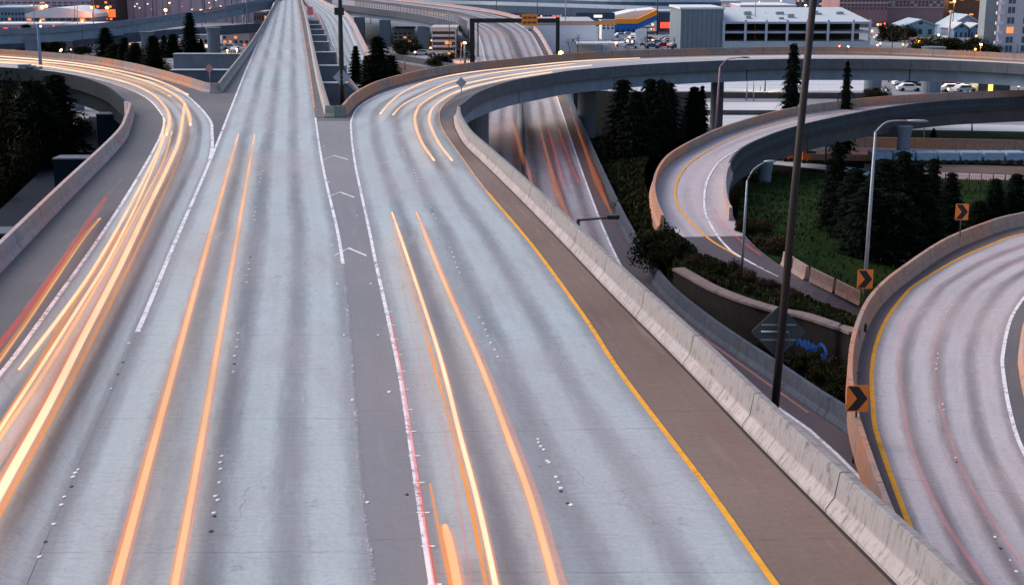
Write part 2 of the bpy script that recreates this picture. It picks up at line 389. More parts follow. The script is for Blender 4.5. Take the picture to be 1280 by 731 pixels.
def line(name, path, wd, m, dz, v0=None):
    return struct(sheet(name, offset(path, -wd/2), offset(path, wd/2), m, dz))
line('white_lane_line', [p for p in BLl if p.y > 46], .18, M['white'], .012)
line('faded_lane_line', [p for p in BLr if p.y < 58], .12, M['dotd'], .0165); 
bpy.data.objects['faded_lane_line'].data.materials[0] = paint('faded_white', (.46, .44, .47), 1.0)
line('white_gore_line', [p for p in BLr if 56 <= p.y < 117], .15, M['white'], .012)
line('amber_edge_line', [p for p in BLr if p.y >= 115], .18, paint('amber_line', (.62, .34, .22), .5), .012)
line('white_ramp_line', [p for p in DLl if True][0:8*14], .14, M['white'], .012)
line('white_edge_line', DLl[8*14-1:], .15, paint('rubbed_white', (.6, .58, .6), .5), .0125)
line('yellow_edge_line', [p for p in DLr][:8*7], .16, M['yellow'], .012)
line('dim_yellow_line', [p for p in DLr][8*7-1:8*12], .12, paint('dim_yellow', (.62, .36, .20), .3), .012)
line('left_ramp_edge_line', ALl, .17, M['white'], .014)
line('left_gore_line', ALr[8*6:8*11], .22, M['white'], .016)
# chevrons of the gore
for k, (a, b, c) in enumerate([((403, 201), (417, 194.5), (435, 200)), ((409, 247), (425, 240.5), (443, 247)), ((418, 320), (436, 310.5), (458, 320))]):
    path = PP([a, b, c]); t = .14
    v = []
    for q in path: v += [(q.x, q.y-t, .016), (q.x, q.y+t, .016)]
    struct(mesh('gore_chevron', v, [(0, 2, 3, 1), (2, 4, 5, 3)], M['white']))

gp_ = [atY(BLr, y) for y in Ys]; gq_ = [atY(DLl[:90], y) for y in Ys]
for i_, y_ in enumerate([26+1.9*k for k in range(13)]):
    q_ = atY(DLl[:90], y_); struct(mesh('rumble_tick', [(q_.x-.10, y_, .019), (q_.x+.20, y_, .019), (q_.x+.20, y_+.07, .019), (q_.x-.10, y_+.07, .019)], [(0, 1, 2, 3)], M['dot']))
# raised dots: each its own object, sharing two meshes
def dotmesh(name, m, r=.06):
    v = []; f = []
    for j, (rr, z) in enumerate(((r, 0), (r*.92, .012), (r*.55, .022))):
        for k in range(10): an = 2*math.pi*k/10; v.append((rr*math.cos(an), rr*math.sin(an), z))
    for j in range(2):
        for k in range(10): f.append((j*10+k, j*10+(k+1) % 10, (j+1)*10+(k+1) % 10, (j+1)*10+k))
    f.append(tuple(range(20, 30)))
    me = bpy.data.meshes.new(name); me.from_pydata(v, [], f); me.materials.append(m); return me
dme, dme2 = dotmesh('lane_dot', M['dot'], .056), dotmesh('lane_dot', M['dotd'], .056)
def dots(pts, label, group, z=0, jit=.03):
    for i, (x, y) in enumerate(pts):
        q = P(x, y, z); dk = random.random() < .14
        o = bpy.data.objects.new('lane_dot', dme2 if dk else dme); S.collection.objects.link(o)
        o.location = (q.x+random.uniform(-jit, jit), q.y, z+.0085); sc = random.uniform(.8, 1.15); o.scale = (sc, sc*1.2, 1)
        tag(o, label, 'lane dot', group)
def seg(x0, y0, x1, y1, n, miss=()):
    o = []
    for i in range(n):
        if i in miss: continue
        t = i/(n-1); a = 1/(y0+44); b = 1/(y1+44); yy = 1/(a+(b-a)*t)-44; o.append((x0+(x1-x0)*(yy-y0)/(y1-y0), yy))
    return o
dots([(162, 429), (153, 453), (147, 468), (140, 486), (97, 587), (94, 591), (92, 596), (88, 608), (82, 621), (78, 631), (68, 655), (58, 677), (50, 696)], 'raised lane dot in the row continuing the solid white line left of the twin streaks', 'dots below the solid white line')
dots([(298, 417), (297, 425), (296, 434), (294, 445), (293, 455), (292, 465), (277, 570), (276, 578), (276, 586), (273, 603), (271, 620), (271, 625), (268, 641), (268, 645), (265, 664)]+seg(313, 322, 308, 353, 5)+seg(320, 260, 318, 275, 4)+seg(328, 214, 325, 228, 4)+seg(331, 183, 330, 192, 4)+seg(338, 140, 336, 153, 4)+seg(345, 98, 342, 116, 5)+seg(350, 76, 348, 88, 4)+seg(356, 46, 353, 60, 4), 'raised lane dot between the two lanes right of the twin orange streaks', 'dots of the centre roadway')
dots(seg(503, 186, 506, 192, 3)+seg(517, 213, 523, 227, 5)+seg(536, 255, 545, 273, 5)+seg(563, 310, 575, 341, 6)+seg(600, 397, 623, 446, 7)+[(672, 549), (674, 553), (676, 558), (679, 562), (684, 576), (687, 578), (694, 596), (697, 603), (700, 610), (702, 614), (710, 629), (713, 631)], 'raised lane dot down the middle of the roadway left of the yellow line', 'dots of the right roadway')
dots([(405, 183), (411, 228), (416, 268), (415, 307), (422, 355), (431, 419), (442, 500), (461, 628), (473, 419), (486, 490), (509, 618), (447, 270), (463, 355)], 'single raised reflector along the edge of the centre gore', 'reflectors beside the gore')

# ------------------------------------------------------------------ parapets and bridges
JB = [(0, 0), (0, .08), (.17, .32), (.235, .95), (.45, .95), (.47, -.5), (.0, -.5)]
def barrier(label, path, m, side=1, group='concrete road barriers', prof=JB, capm=None, name='concrete_barrier'):
    o = sweep(name, path, prof, m, None, side)
    tag(o, label, 'barrier', group); return o
# right-hand parapet of the highway, with its kerb groove
barrier('long stained grey barrier running from the bottom right corner to the right ramp', bR, M['barrier'], 1,
        prof=[(0, 0), (0, .10), (.20, .38), (.30, .98), (.36, 1.0), (.55, .98), (.56, -.6), (0, -.6)])
struct(sheet('gutter_line', offset(bR, -.1), offset(bR, 0), plain('gutter_grime', (.025, .022, .022)), .007))
barrier('blue-grey barrier on the inner edge of the elevated right ramp, seen from outside', near, M['barDark'], 1, prof=[(0, 0), (0, .08), (.17, .32), (.235, .9), (.42, .9), (.45, -.35), (0, -.35)])
barrier('orange-pink barrier on the far side of the elevated right ramp', far, M['barGlowTint'], -1)
LbN = [p for p in Lb]
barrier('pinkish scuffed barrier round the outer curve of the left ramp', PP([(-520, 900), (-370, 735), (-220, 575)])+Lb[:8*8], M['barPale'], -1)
barrier('shaded barrier on the near edge of the left ramp above the dark bushes', Lb[8*8-1:], concrete('shade_parapet', (.03, .037, .048), (.012, .015, .02), 6.1, .6), -1)  # shade on the outer face is painted in as near-black concrete
barrier('orange-lit barrier behind the bright streaks of the left ramp', Lf, M['barGlowTint'], 1)
barrier('pale barrier along the left side of the straight highway', mL, M['barrier'], -1)
barrier('pale barrier along the right side of the straight highway', mR, M['barrier'], 1)
barrier('short barrier nose closing the left gore below the pink diamond sign', [P(254, 115.6), P(262, 116.4), P(278, 116)], M['barPale'], -1)
nz = barrier('short mossy barrier nose closing the centre gore', [P(405, 146.5), P(418, 147.2), P(434, 146)], concrete('mossy_concrete', (.26, .29, .25), (.06, .09, .06), 0, .9), -1)

def bridge(label, A, B, zt, thick, piers, inset=.5, m='concB', group='bridge decks', pr=1.3, zb=GZ):
    t = thing('road_bridge', label, 'bridge', tuple(A[0]), group)
    n = 70; a = resample(A, n); b = resample(B, n); v = []; f = []
    for p, q in zip(a, b):
        dd = (q-p).normalized()
        for e, ins in ((p, inset), (q, -inset)):
            e2 = e+dd*ins
            v += [(e2.x, e2.y, e.z+zt), (e2.x, e2.y, e.z+zt-thick)]
    for i in range(n-1):
        k = i*4; l = k+4
        f += [(k, l, l+1, k+1), (k+3, l+3, l+2, k+2), (k+1, l+1, l+3, k+3), (k+2, l+2, l, k)]
    f += [(0, 1, 3, 2), ((n-1)*4+2, (n-1)*4+3, (n-1)*4+1, (n-1)*4)]
    uv = []
    s = 0
    for i in range(n):
        if i: s += (a[i]-a[i-1]).length
        uv += [(s, 0), (s, thick), (s, thick*2+3), (s, thick+3)]
    mesh('girder', v, f, M[m], t, uv)
    for (x, y, z, r1) in piers:
        mb = MB(); zz = z
        rr = r1
        path = [Vector((x, y, zb)), Vector((x, y, zz-thick-1.2)), Vector((x, y, zz-thick+.05))]
        vv, ff = tubeVF(path, [rr, rr, rr*1.25], 4 if pr == 0 else 16)
        mesh('pier', vv, ff, M['conc'], t, smooth=False)
    return t
def pxp(x, y, z, r, zz=0): q = P(x, y, z); return (q.x, q.y, zz, r)
midr = [(P(x, y, GZ)) for x, y in ()]
br = bridge('long curving bridge carrying the right ramp over the lower road', near, resample(far, len(near)), -.36, 1.5,
       [pxp(596, 196, -7.5, 1.3), (*P(733, 172, -9)[:2], 0, 1.15), (*P(895, 160, -9.5)[:2], 0, .9), (*P(1090, 122, GZ)[:2], 0, 1.5), (*P(1163, 120, GZ)[:2], 0, 1.7), (*P(1300, 124, GZ)[:2], 0, 1.5)])
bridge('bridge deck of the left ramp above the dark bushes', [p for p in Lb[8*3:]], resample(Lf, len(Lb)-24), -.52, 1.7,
       [(*P(97, 138, GZ)[:2], 0, 1.1), (*P(150, 148, GZ)[:2], 0, 1.0), (*P(30, 128, GZ)[:2], 0, 1.0)], m='capShade')
bridge('wide bridge deck under the whole highway', A_, B_, -.62, 1.2, [])
bridge('straight bridge deck under the far highway', resample(mL, 40), resample(mR, 40), -.62, 1.2, [])

# hammerhead piers beside the highway, one every span
def cap(x0, y0, x1, zt, Y, h, label, dx=0, chamfer=0, name='pier_cap', cm='conc'):
    a = AY(x0, 100, Y).x; b = AY(x1, 100, Y).x
    t = thing(name, label, 'pier', ((a+b)/2, Y, GZ), 'hammerhead piers beside the highway')
    z1 = zt-h
    poly = [(a, zt), (a, z1), (b-chamfer, z1), (b, z1+chamfer), (b, zt-chamfer), (b-chamfer, zt)] if chamfer else [(a, zt), (a, z1), (b, z1), (b, zt)]
    mb = MB().prism(poly, Y, Y+1.8); n = len(mb.v)
    uv = [(x, z) for x, y, z in mb.v]
    mesh('cap_beam', mb.v, mb.f, M[cm], t, uv)
    box('cap_ledge', a-.02, b-.02-chamfer, Y-.12, Y+1.86, zt+.003, zt+.12, mcol('cap_ledge_blue', (.06, .075, .10)) if cm == 'capShade' else M['steel'], t)
    cx = b-1.8
    vv, ff = tubeVF([Vector((cx, Y+.9, GZ)), Vector((cx, Y+.9, z1+.05))], .8, 14); mesh('column', vv, ff, M['conc'], t)
ord_ = ['nearest', 'second', 'third', 'fourth', 'fifth', 'sixth', 'seventh', 'eighth']
for i, (yt, x0, x1, h) in enumerate([(104, 400, 446, 3.0), (82, 392, 432, 3.6), (65, 388, 420, 3.2), (52, 385, 412, 2.6), (43.5, 383, 409, 2.5), (36.5, 382, 406, 2.5), (30.5, 381, 403, 2.5), (25, 380, 400, 2.5)]):
    Y = (CH+.6)*1748/(yt+43.5)
    cap(x0, yt, x1, -.6, Y, h, ord_[i]+' grey pier cap in the row between the straight highway and the sunken road', chamfer=1.1 if i == 0 else 0)
for i, (yt, x0, x1, h) in enumerate([(87.5, 213, 300, 4.5), (67, 218, 322, 3.6)]):
    Y = (CH+.6)*1748/(yt+43.5)
    cap(x0, yt, x1, -.6, Y, h, ['near wide grey pier wall behind the pink diamond sign', 'far wide grey pier wall, its top edge just below the orange lights'][i])
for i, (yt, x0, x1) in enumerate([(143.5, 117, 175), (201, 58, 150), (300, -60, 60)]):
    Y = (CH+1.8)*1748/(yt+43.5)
    cap(x0, yt, x1, -1.8, Y, 7.5, ['far dark blue pier wall under the left ramp', 'middle dark blue pier wall under the left ramp with a pale top corner', 'nearest dark blue pier wall under the left ramp'][i], cm='capShade')

patch('slope_paving', PP([(112, 146, -7.5), (90, 175, -7), (57, 208, -6.6), (0, 262, -6.3), (-60, 315, -6)]), PP([(200, 146, -7.5), (190, 175, -7), (160, 208, -6.6), (120, 262, -6.3), (60, 345, -6)]), M['capShade'])
# ------------------------------------------------------------------ lower road
lwR = cr(PP([(1120, 600, -7), (1058, 543, -7), (1010, 510, -7), (965, 478, -7), (920, 447, -7), (870, 410, -7), (828, 372, -7), (800, 332, -7), (775, 285, -7), (757, 245, -7), (740, 205, -7), (722, 160, -7), (704, 114, -6.9), (694, 85, -6.7), (687, 70, -6.3), (671, 42, -4.4), (655, 30, -3.2), (641, 23, -2.4), (610, 16, -1.5), (560, 9, -.8), (500, 2, 0), (430, -6, .6)]))
lwI = [(586, 40, -3.8), (570, 31, -2.5), (540, 24.5, -1.6), (500, 17.5, -.7), (460, 12.5, 0), (428, 8.5, .5)]
k14 = 14*8
offL = offset(lwR[:k14+1], -15.2)
lwL = offL[:k14-4]+cr(PP([(592, 55, -5.2)]+lwI))
n_ = 150
# pair left and right by matching distance
lA, lB = resample(lwL, n_), resample(lwR, n_)
def nearest_on(path, p):
    best = None
    for a, b in zip(path, path[1:]):
        d_ = b-a; t = max(0, min(1, (p-a).dot(d_)/max(1e-9, d_.length_squared))); q = a+d_*t
        e = (p-q).length
        if best is None or e < best[0]: best = (e, q)
    return best[1]
lB2 = resample(lwR, 170); lA2 = [nearest_on(lwL, p) for p in lB2]
def btw(A, B, t): return [a.lerp(b, t) for a, b in zip(A, B)]
struct(sheet('lower_road', lA2, lB2, M['laneLow'], 0, (-.6, 3.6), 13))
c1 = btw(lA2, lB2, .53)
cut = [p for p in c1 if p.y > 55]
o = barrier('low dark median barrier down the middle of the lower road', cut, M['barDark'], 1, prof=[(0, 0), (.15, .3), (.2, .8), (.38, .8), (.43, .3), (.58, 0)])
line('lower_edge_line', btw(lA2, lB2, .11), .16, M['white'], .006)
line('lower_right_line', btw(lA2, lB2, .915)[:], .16, M['white'], .006)
line('lower_lane_line', btw(lA2, lB2, .60), .12, paint('ochre_line', (.45, .25, .12), .5), .006)
struct(sheet('lower_shoulder', btw(lA2, lB2, .922), lB2, M['patch'], .004, (0, 1), 3))
barrier('blue-grey stained barrier on the right side of the lower road', lwR[:13*8], concrete('bluish_barrier', (.11, .13, .165), (.03, .03, .04), 5, .95), 1)
barrier('barrier on the crest of the lower road by the black gantry', lwR[13*8-1:], M['barPale'], 1)
bridge('far curving viaduct carrying the lower road in from the left', lwR[14*8:], [nearest_on(lwL, p) for p in lwR[14*8:]], -.3, 2.0, [], group='bridge decks')
vl = cr(PP(lwI))
barrier('bluish parapet of the far curving viaduct left of the black gantry', vl, M['barDark'], -1, prof=[(0, 0), (0, .5), (.2, .5), (.25, -1.2), (0, -1.2)])
# viaduct rail
t = thing('safety_railing', 'dark vertical railing on the far curving viaduct in front of red streaks', 'railing', tuple(vl[8]))
mb = MB()
rl = resample(vl, 90)
for p in rl[2:80]: mb.box(p.x-.06, p.x+.06, p.y-.06, p.y+.06, p.z+.5, p.z+2.2)
mb.out('post', M['black'], t); tag(t.children[0], 'row of thin uprights', kind='stuff')
tube('rail', lift(rl[2:80], 2.2), .07, M['black'], t, 6)
for (x, yb, w_) in ((482, 58, 3.4), (530, 62.5, 3.5), (450, 56, 3.3)):
    q = P(x, yb, GZ+.1)
    o = box('viaduct_column', q.x-w_/2*.9, q.x+w_/2*.9, q.y-1, q.y+1, GZ, {482: -2.6, 530: -3.6, 450: -2.1}[x], M['conc'])
    tag(o, {482: 'wide grey viaduct column behind the conifers of the centre gore', 530: 'wide grey viaduct column beside the lit parking levels', 450: 'wide grey viaduct column farthest left, half hidden by tree tops'}[x], 'column', 'columns of the far viaduct')

# road sinking beside the highway
cl = cr(PP([(374, -4, 0), (384, 6, -.3), (397, 20, -1.2), (405, 36, -2), (411, 55, -2.8), (422, 78, -3.8), (436, 100, -4.8), (455, 125, -6)]))
crr = cr(PP([(388, -4, 0), (408, 7, -.3), (430, 19, -1.2), (441, 33, -2), (450, 52, -2.8), (463, 76, -3.8), (485, 98, -4.8), (515, 122, -6)]))
struct(sheet('sunken_road', cl, crr, M['lane'], 0, (-.3, 2.2), 7))
line('sunken_left_line', btw(cl, crr, .12), .2, M['white'], .006); line('sunken_right_line', btw(cl, crr, .8), .2, M['white'], .006)
barrier('pale barrier right of the sunken road beside the viaduct', crr, M['barPale'], -1)
barrier('pale barrier left of the sunken road beside the pier caps', cl, M['barPale'], 1)

# ------------------------------------------------------------------ loop ramp
loB = cr(PP([(1400, 112, -2.4), (1280, 113, -2.6), (1200, 115.5, -2.8), (1120, 119.5, -3.0), (1050, 126, -3.3), (1000, 133, -3.6), (960, 141, -3.8), (905, 157, -4.1), (865, 174, -4.2), (835, 191, -4.3), (820, 207, -4.35), (812, 228, -4.4), (814, 250, -4.4), (822, 270, -4.4)]))
for p in loB: p.z -= .9
loB2 = cr(PP([(822, 270, -5.2), (838, 290, -5.2), (855, 309, -5.2), (889, 326, -5.2), (925, 341, -5.3), (975, 361, -5.6), (1030, 382, -6.4), (1090, 410, -7.6)]))
loN = cr(PP([(1400, 127, -4.1), (1280, 131, -4.2), (1185, 136, -4.4), (1110, 145, -4.5), (1035, 160, -4.8), (993, 171, -4.9), (960, 183, -5.0), (930, 199, -5.1), (915, 220, -5.2), (911, 240, -5.2), (913, 262, -5.2), (919, 276, -5.2), (936, 300, -5.2), (965, 325, -5.2), (1000, 346, -5.4), (1040, 366, -6), (1110, 400, -7.4)]))
loA = loB+loB2[1:]
lp = resample(loN, 150); lq = [nearest_on(loA, p) for p in lp]
for _ in range(30): lq = [lq[0]]+[(a_+b_*2+c_)/4 for a_, b_, c_ in zip(lq, lq[1:], lq[2:])]+[lq[-1]]
struct(sheet('loop_ramp', lq, lp, M['laneLoop'], 0, (-.35, 1.5), 9))
ylw = [a.lerp(b, 2.0/max(4, (a-b).length)) for a, b in zip(lq, lp)]
wl = [b.lerp(a, 1.9/max(4, (a-b).length)) for a, b in zip(lq, lp)]
line('loop_yellow_line', ylw[:min(range(150), key=lambda i: (ylw[i]-P(889, 326, -5.2)).length)], .17, M['yellow'], .037)
wl = [b.lerp(a, 1.9/max(4, (a-b).length)) for a, b in zip(lq, lp)]
line('loop_white_line', wl[:min(range(150), key=lambda i: (wl[i]-P(985, 350, -5.4)).length)], .17, M['white'], .037)
# darker resurfaced stretch
i0 = min(range(150), key=lambda i: (wl[i]-P(905, 296, -5.2)).length)
struct(sheet('resurfaced_stretch', lq[i0:], lp[i0:], M['patch'], .03, (0, 1), 4))
barrier('orange-tinted barrier around the outside of the loop ramp', loB, M['barGlowTint'], -1)
iN = 8*11
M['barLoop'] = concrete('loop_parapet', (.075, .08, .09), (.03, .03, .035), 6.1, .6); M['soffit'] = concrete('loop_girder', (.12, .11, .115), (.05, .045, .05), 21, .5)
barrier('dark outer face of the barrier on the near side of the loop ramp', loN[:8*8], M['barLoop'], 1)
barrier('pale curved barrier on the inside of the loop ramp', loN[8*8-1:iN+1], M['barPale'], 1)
bridge('bridge carrying the loop ramp over the orange-lit roads', [p for p in loN[:8*9]], [nearest_on(loA, p) for p in loN[:8*9]], -.52, 1.6,
       [(*P(1128, 203, GZ)[:2], -4.2, .75), (*P(955, 232, -9)[:2], -5.0, .7)], m='soffit')
# red jersey blocks along the inside end of the loop
blk = resample(cr(PP([(985, 330, -5.2), (1010, 347, -5.4), (1040, 362, -5.9), (1076, 380, -6.6)])), 5)
for i in range(4):
    a, b = blk[i].lerp(blk[i+1], .03), blk[i].lerp(blk[i+1], .97)
    o = sweep('barrier_block', [a, b], [(0, 0), (.12, .25), (.18, .8), (.36, .8), (.42, .25), (.54, 0)], M['barGlowTint'], None, 1)
    tag(o, ord_[i].replace('nearest', 'first')+' loose concrete block, counted from the left, beside the loop road below the pole', 'barrier', 'loose blocks beside the loop')

# inside grass, slope, retaining wall
patch('loop_lawn', [P(921, 276, -5.3), P(938, 298, -5.3), P(965, 323, -5.3), P(1000, 344, -5.5), P(1040, 364, -6.1), P(1120, 400, -7.5)],
      [P(930, 214, -9.7), P(955, 214, -9.7), P(990, 215, -9.7), P(1040, 217, -9.7), P(1100, 222, -9.7), P(1290, 226, -9.8)], M['grass'], bum=.04)
wt = cr(PP([(842, 338, -5.1), (858, 347, -5.1), (885, 362, -5.1), (925, 378, -5.1), (970, 391, -5.2), (1000, 397, -5.2), (1040, 410, -5.3), (1052, 414, -5.4), (1062, 418, -5.4)]))
patch('verge', [p+Vector((0, 0, -.05)) for p in (wt[0], wt[8], wt[24], wt[32], wt[40], wt[48], wt[54])], PP([(838, 290, -5.3), (855, 309, -5.3), (889, 326, -5.3), (925, 341, -5.4), (975, 361, -5.7), (1030, 382, -6.5), (1090, 410, -7.7)]), M['grassd'], bum=.05)
patch('bank', PP([(735, 172, -9.5), (757, 225, -7.6), (780, 280, -7.1), (812, 338, -7.1), (850, 386, -7.1)]), [P(830, 172, -9.5), P(806, 208, -6.5), P(812, 255, -5.5), P(838, 291, -5.35), P(846, 335, -5.2)], M['grassd'], bum=.05)
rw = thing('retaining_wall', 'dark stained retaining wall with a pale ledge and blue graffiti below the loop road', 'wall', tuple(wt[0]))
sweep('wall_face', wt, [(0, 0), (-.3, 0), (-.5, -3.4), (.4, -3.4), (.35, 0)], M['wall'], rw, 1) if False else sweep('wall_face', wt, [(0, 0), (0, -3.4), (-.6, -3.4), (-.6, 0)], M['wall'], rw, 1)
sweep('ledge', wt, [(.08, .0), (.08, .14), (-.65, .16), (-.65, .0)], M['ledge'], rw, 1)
# the wall's far end lies left; which side faces the lower road is the right-hand side of travel
gmat = plain('blue_spray', (.03, .12, .42), .6, .4, 4)
def onwall(x, y):
    # hit the wall face plane between two wall points
    best = None; r = ray(x, y)
    for a, b in zip(wt, wt[1:]):
        d_ = b-a; n = Vector((d_.y, -d_.x, 0)).normalized(); t_ = (a-Vector((0, 0, CH))).dot(n)/r.dot(n)
        q = Vector((0, 0, CH))+r*t_; s = (q-a).dot(d_)/d_.length_squared
        if 0 <= s <= 1: return q+n*.03
    return None
for k, sc in enumerate([[(997, 431), (1000, 424), (1004, 433), (1006, 425), (1009, 436), (1011, 426), (1014, 438), (1016, 429)], [(1012, 437), (1016, 430), (1019, 439), (1021, 431)], [(1023, 433), (1027, 430), (1032, 436), (1033, 443), (1029, 449), (1028, 441)]]):
    pts = [onwall(*q) for q in sc]; pts = [q for q in pts if q]
    
    if len(pts) > 2:
        gp = cr(pts, 4); gv = []
        tn = (wt[-6]-wt[-16]).normalized()
        for i_, p_ in enumerate(gp):
            a_ = gp[max(0, i_-1)]; b_ = gp[min(len(gp)-1, i_+1)]; dd = (b_-a_)
            u_, w_ = dd.dot(tn), dd.z; L_ = math.hypot(u_, w_) or 1
            px_ = tn*(-w_/L_)+Vector((0, 0, u_/L_)); gv += [p_+px_*.085, p_-px_*.085]
        mesh('graffiti', gv, [(2*i_, 2*i_+1, 2*i_+3, 2*i_+2) for i_ in range(len(gp)-1)], gmat, rw)

# ------------------------------------------------------------------ lower right curve
cO = cr(PP([(1190, 790), (1150, 722), (1116, 650), (1081, 550), (1073, 510), (1071, 476), (1076, 438), (1090, 400), (1110, 374), (1135, 353), (1185, 318), (1235, 296), (1280, 283), (1400, 262)], -6))
cY = cr(PP([(1212, 790), (1170, 725), (1148, 685), (1098, 549), (1091, 503), (1090, 461), (1096, 428), (1110, 396), (1133, 366), (1150, 352), (1195, 325), (1240, 305), (1280, 292), (1400, 270)], -6))
cW = cr(PP([(1560, 900), (1440, 790), (1370, 715), (1285, 575), (1264, 520), (1254, 465), (1254, 440), (1263, 400), (1280, 372), (1300, 352), (1340, 330), (1400, 314), (1470, 304), (1600, 296)], -6))
cI = offset(cW, .7)
nn = 110
yR, wR_ = resample(cY, nn), resample(cW, nn)
struct(sheet('curve_road_lanes', cY, cW, M['laneR'], .004, (0, 2), 13))
struct(sheet('curve_road_left_shoulder', cO, cY, lane('rosy_asphalt', (.16, .12, .12), (.25, .19, .18), (.24, .16, .14), 0), 0, (0, 1), 3))
struct(sheet('curve_road_right_shoulder', cW, cI, M['deck'], 0, (0, 1), 3))
line('curve_yellow_line', cY, .2, M['yellow'], .010); line('curve_white_line', cW, .17, M['white'], .010)
barrier('orange-pink tinted barrier curving round the outside of the road at the right edge', cO, M['barGlowTint'], -1)
barrier('orange-tinted inner barrier at the right edge of the picture', cI, M['barGlowTint'], 1)
bridge('bridge deck of the curved road in the lower right corner', cO[8:], [cI[min(len(cI)-1, i+8)] for i in range(len(cO)-8)], -.52, 1.3, [])
dots([(1190, 381), (1184, 390), (1181, 400), (1172, 442), (1172, 448), (1171, 455), (1171, 461), (1178, 505), (1180, 512), (1194, 572), (1196, 577), (1243, 671), (1250, 685), (1262, 700), (1270, 714)], 'raised lane dot in the middle of the curved road at right', 'dots of the curved road', z=-5.996)

# ------------------------------------------------------------------ roads beyond
def strip(name, pts_a, pts_b, m, z, us=(0, 2)):
    return struct(sheet(name, cr(PP(pts_a, z)), cr(PP(pts_b, z)), m, 0, us, 3))
pale = lane('pale_concrete', (.42, .45, .48), (.62, .66, .68), (.58, .58, .6), .5)
strip('rail_yard', [(760, 114), (1000, 114), (1110, 114)], [(760, 99), (1000, 99), (1080, 98)], pale, GZ+.02)
strip('cross_street', [(760, 137), (900, 138), (1000, 138)], [(760, 129), (900, 128), (1000, 128)], pale, GZ+.03)
strip('cross_street_near', [(760, 160), (880, 160), (960, 160)], [(760, 144), (880, 144), (960, 144)], pale, GZ+.03)
strip('access_road', [(880, 198), (960, 205), (1070, 217), (1150, 230)], [(880, 190), (960, 199), (1070, 210), (1150, 220)], pale, GZ+.05)
strip('frontage_road', [(1020, 200), (1130, 201), (1300, 207)], [(1020, 187), (1130, 187), (1300, 190)], lane('sodium_glow_asphalt', (.16, .09, .08), (.25, .14, .12), (.24, .12, .10), .4), GZ+.10)  # sodium lamp glow is painted into the brown asphalt colour
strip('north_road', [(1000, 162), (1170, 163), (1300, 165)], [(1000, 155), (1170, 155), (1300, 157)], pale, GZ+.11)
strip('service_road', [(1150, 247), (1200, 250), (1300, 254)], [(1150, 216), (1200, 214), (1300, 218)], lane('pinkish_concrete', (.30, .22, .21), (.48, .38, .37), (.42, .28, .27), .3), GZ+.08)
strip('soil_strip', [(1080, 214), (1180, 215), (1300, 220)], [(1080, 204), (1180, 205), (1300, 209)], M['brown'], GZ+.12)
def lowwall(label, a, b, z0, h, m, name='concrete_wall', th=.5):
    path = [P(*a, z0), P(*a, z0).lerp(P(*b, z0), .5), P(*b, z0)]
    o = sweep(name, path, [(0, 0), (0, h), (th, h), (th, 0)], m, None, -1); tag(o, label, 'wall', 'walls of the roads beyond'); return o
lowwall('orange-lit wall under the loop bridge at right', (1050, 184), (1300, 189), GZ, 1.3, M['barGlowTint'])
lowwall('second orange-tinted wall below the orange-lit one', (1010, 200), (1300, 206), GZ+.1, .7, M['barGlowTint'])
lowwall('dark brown wall beyond the elevated loop, below the rail yard', (760, 122), (1110, 124), GZ, 1.0, concrete('brown_wall', (.13, .10, .10), (.04, .03, .03), 5, .5))
lowwall('thin dark wall between the two pale streets', (760, 143.5), (1000, 144), GZ, .7, M['barDark'])
lowwall('dark wall with a pale rail behind the ramp barrier, below the viaduct columns', (488, 74), (576, 89), GZ, 1.3, M['barDark'])
strip('brown_lane', [(480, 92), (530, 100), (590, 106)], [(488, 77), (530, 84), (576, 92)], lane('rust_asphalt', (.12, .07, .06), (.2, .11, .09), (.18, .1, .08), .3), GZ+.06)
# pale blue trailers row
for i in range(7):
    x = 1090+i*28; q = P(x, 206, GZ+.12); l_ = AY(x+25, 200, q.y).x-q.x
    t = thing('parked_trailer', ['leftmost', 'second', 'third', 'fourth', 'fifth', 'sixth', 'rightmost'][i]+' pale blue box trailer in the row behind the chevron signs', 'trailer', (q.x, q.y, GZ), 'box trailers in a row')
    box('cargo_box', q.x, q.x+l_, q.y, q.y+2.2, GZ+.6, GZ+1.5, mcol('trailer_blue', (.24, .34, .44)), t)
    for xx in (.5, l_-.6):
        v, f = tubeVF([Vector((q.x+xx, q.y-.02, GZ+.42)), Vector((q.x+xx, q.y+.28, GZ+.42))], .3, 10); mesh('wheel', v, f, M['tyre'], t)
# chain fence with posts
t = thing('chain_fence', 'reddish chain link fence behind the farthest chevron sign', 'fence', tuple(P(1170, 250, GZ)))
fa, fb = P(1165, 246, GZ), P(1330, 250, GZ)
for i in range(12):
    q = fa.lerp(fb, i/11); tube('post', [q, q+Vector((0, 0, 2.4))], .05, M['rust'], t, 6)
mb = MB()
for i in range(70):
    q = fa.lerp(fb, i/69); mb.add(tubeVF([q, q+Vector((0, 0, 2.3))], .012, 3))
for j in range(8): mb.add(tubeVF([fa+Vector((0, 0, .2+j*.28)), fb+Vector((0, 0, .2+j*.28))], .012, 3))
mb.out('wire_mesh', M['rust'], t)

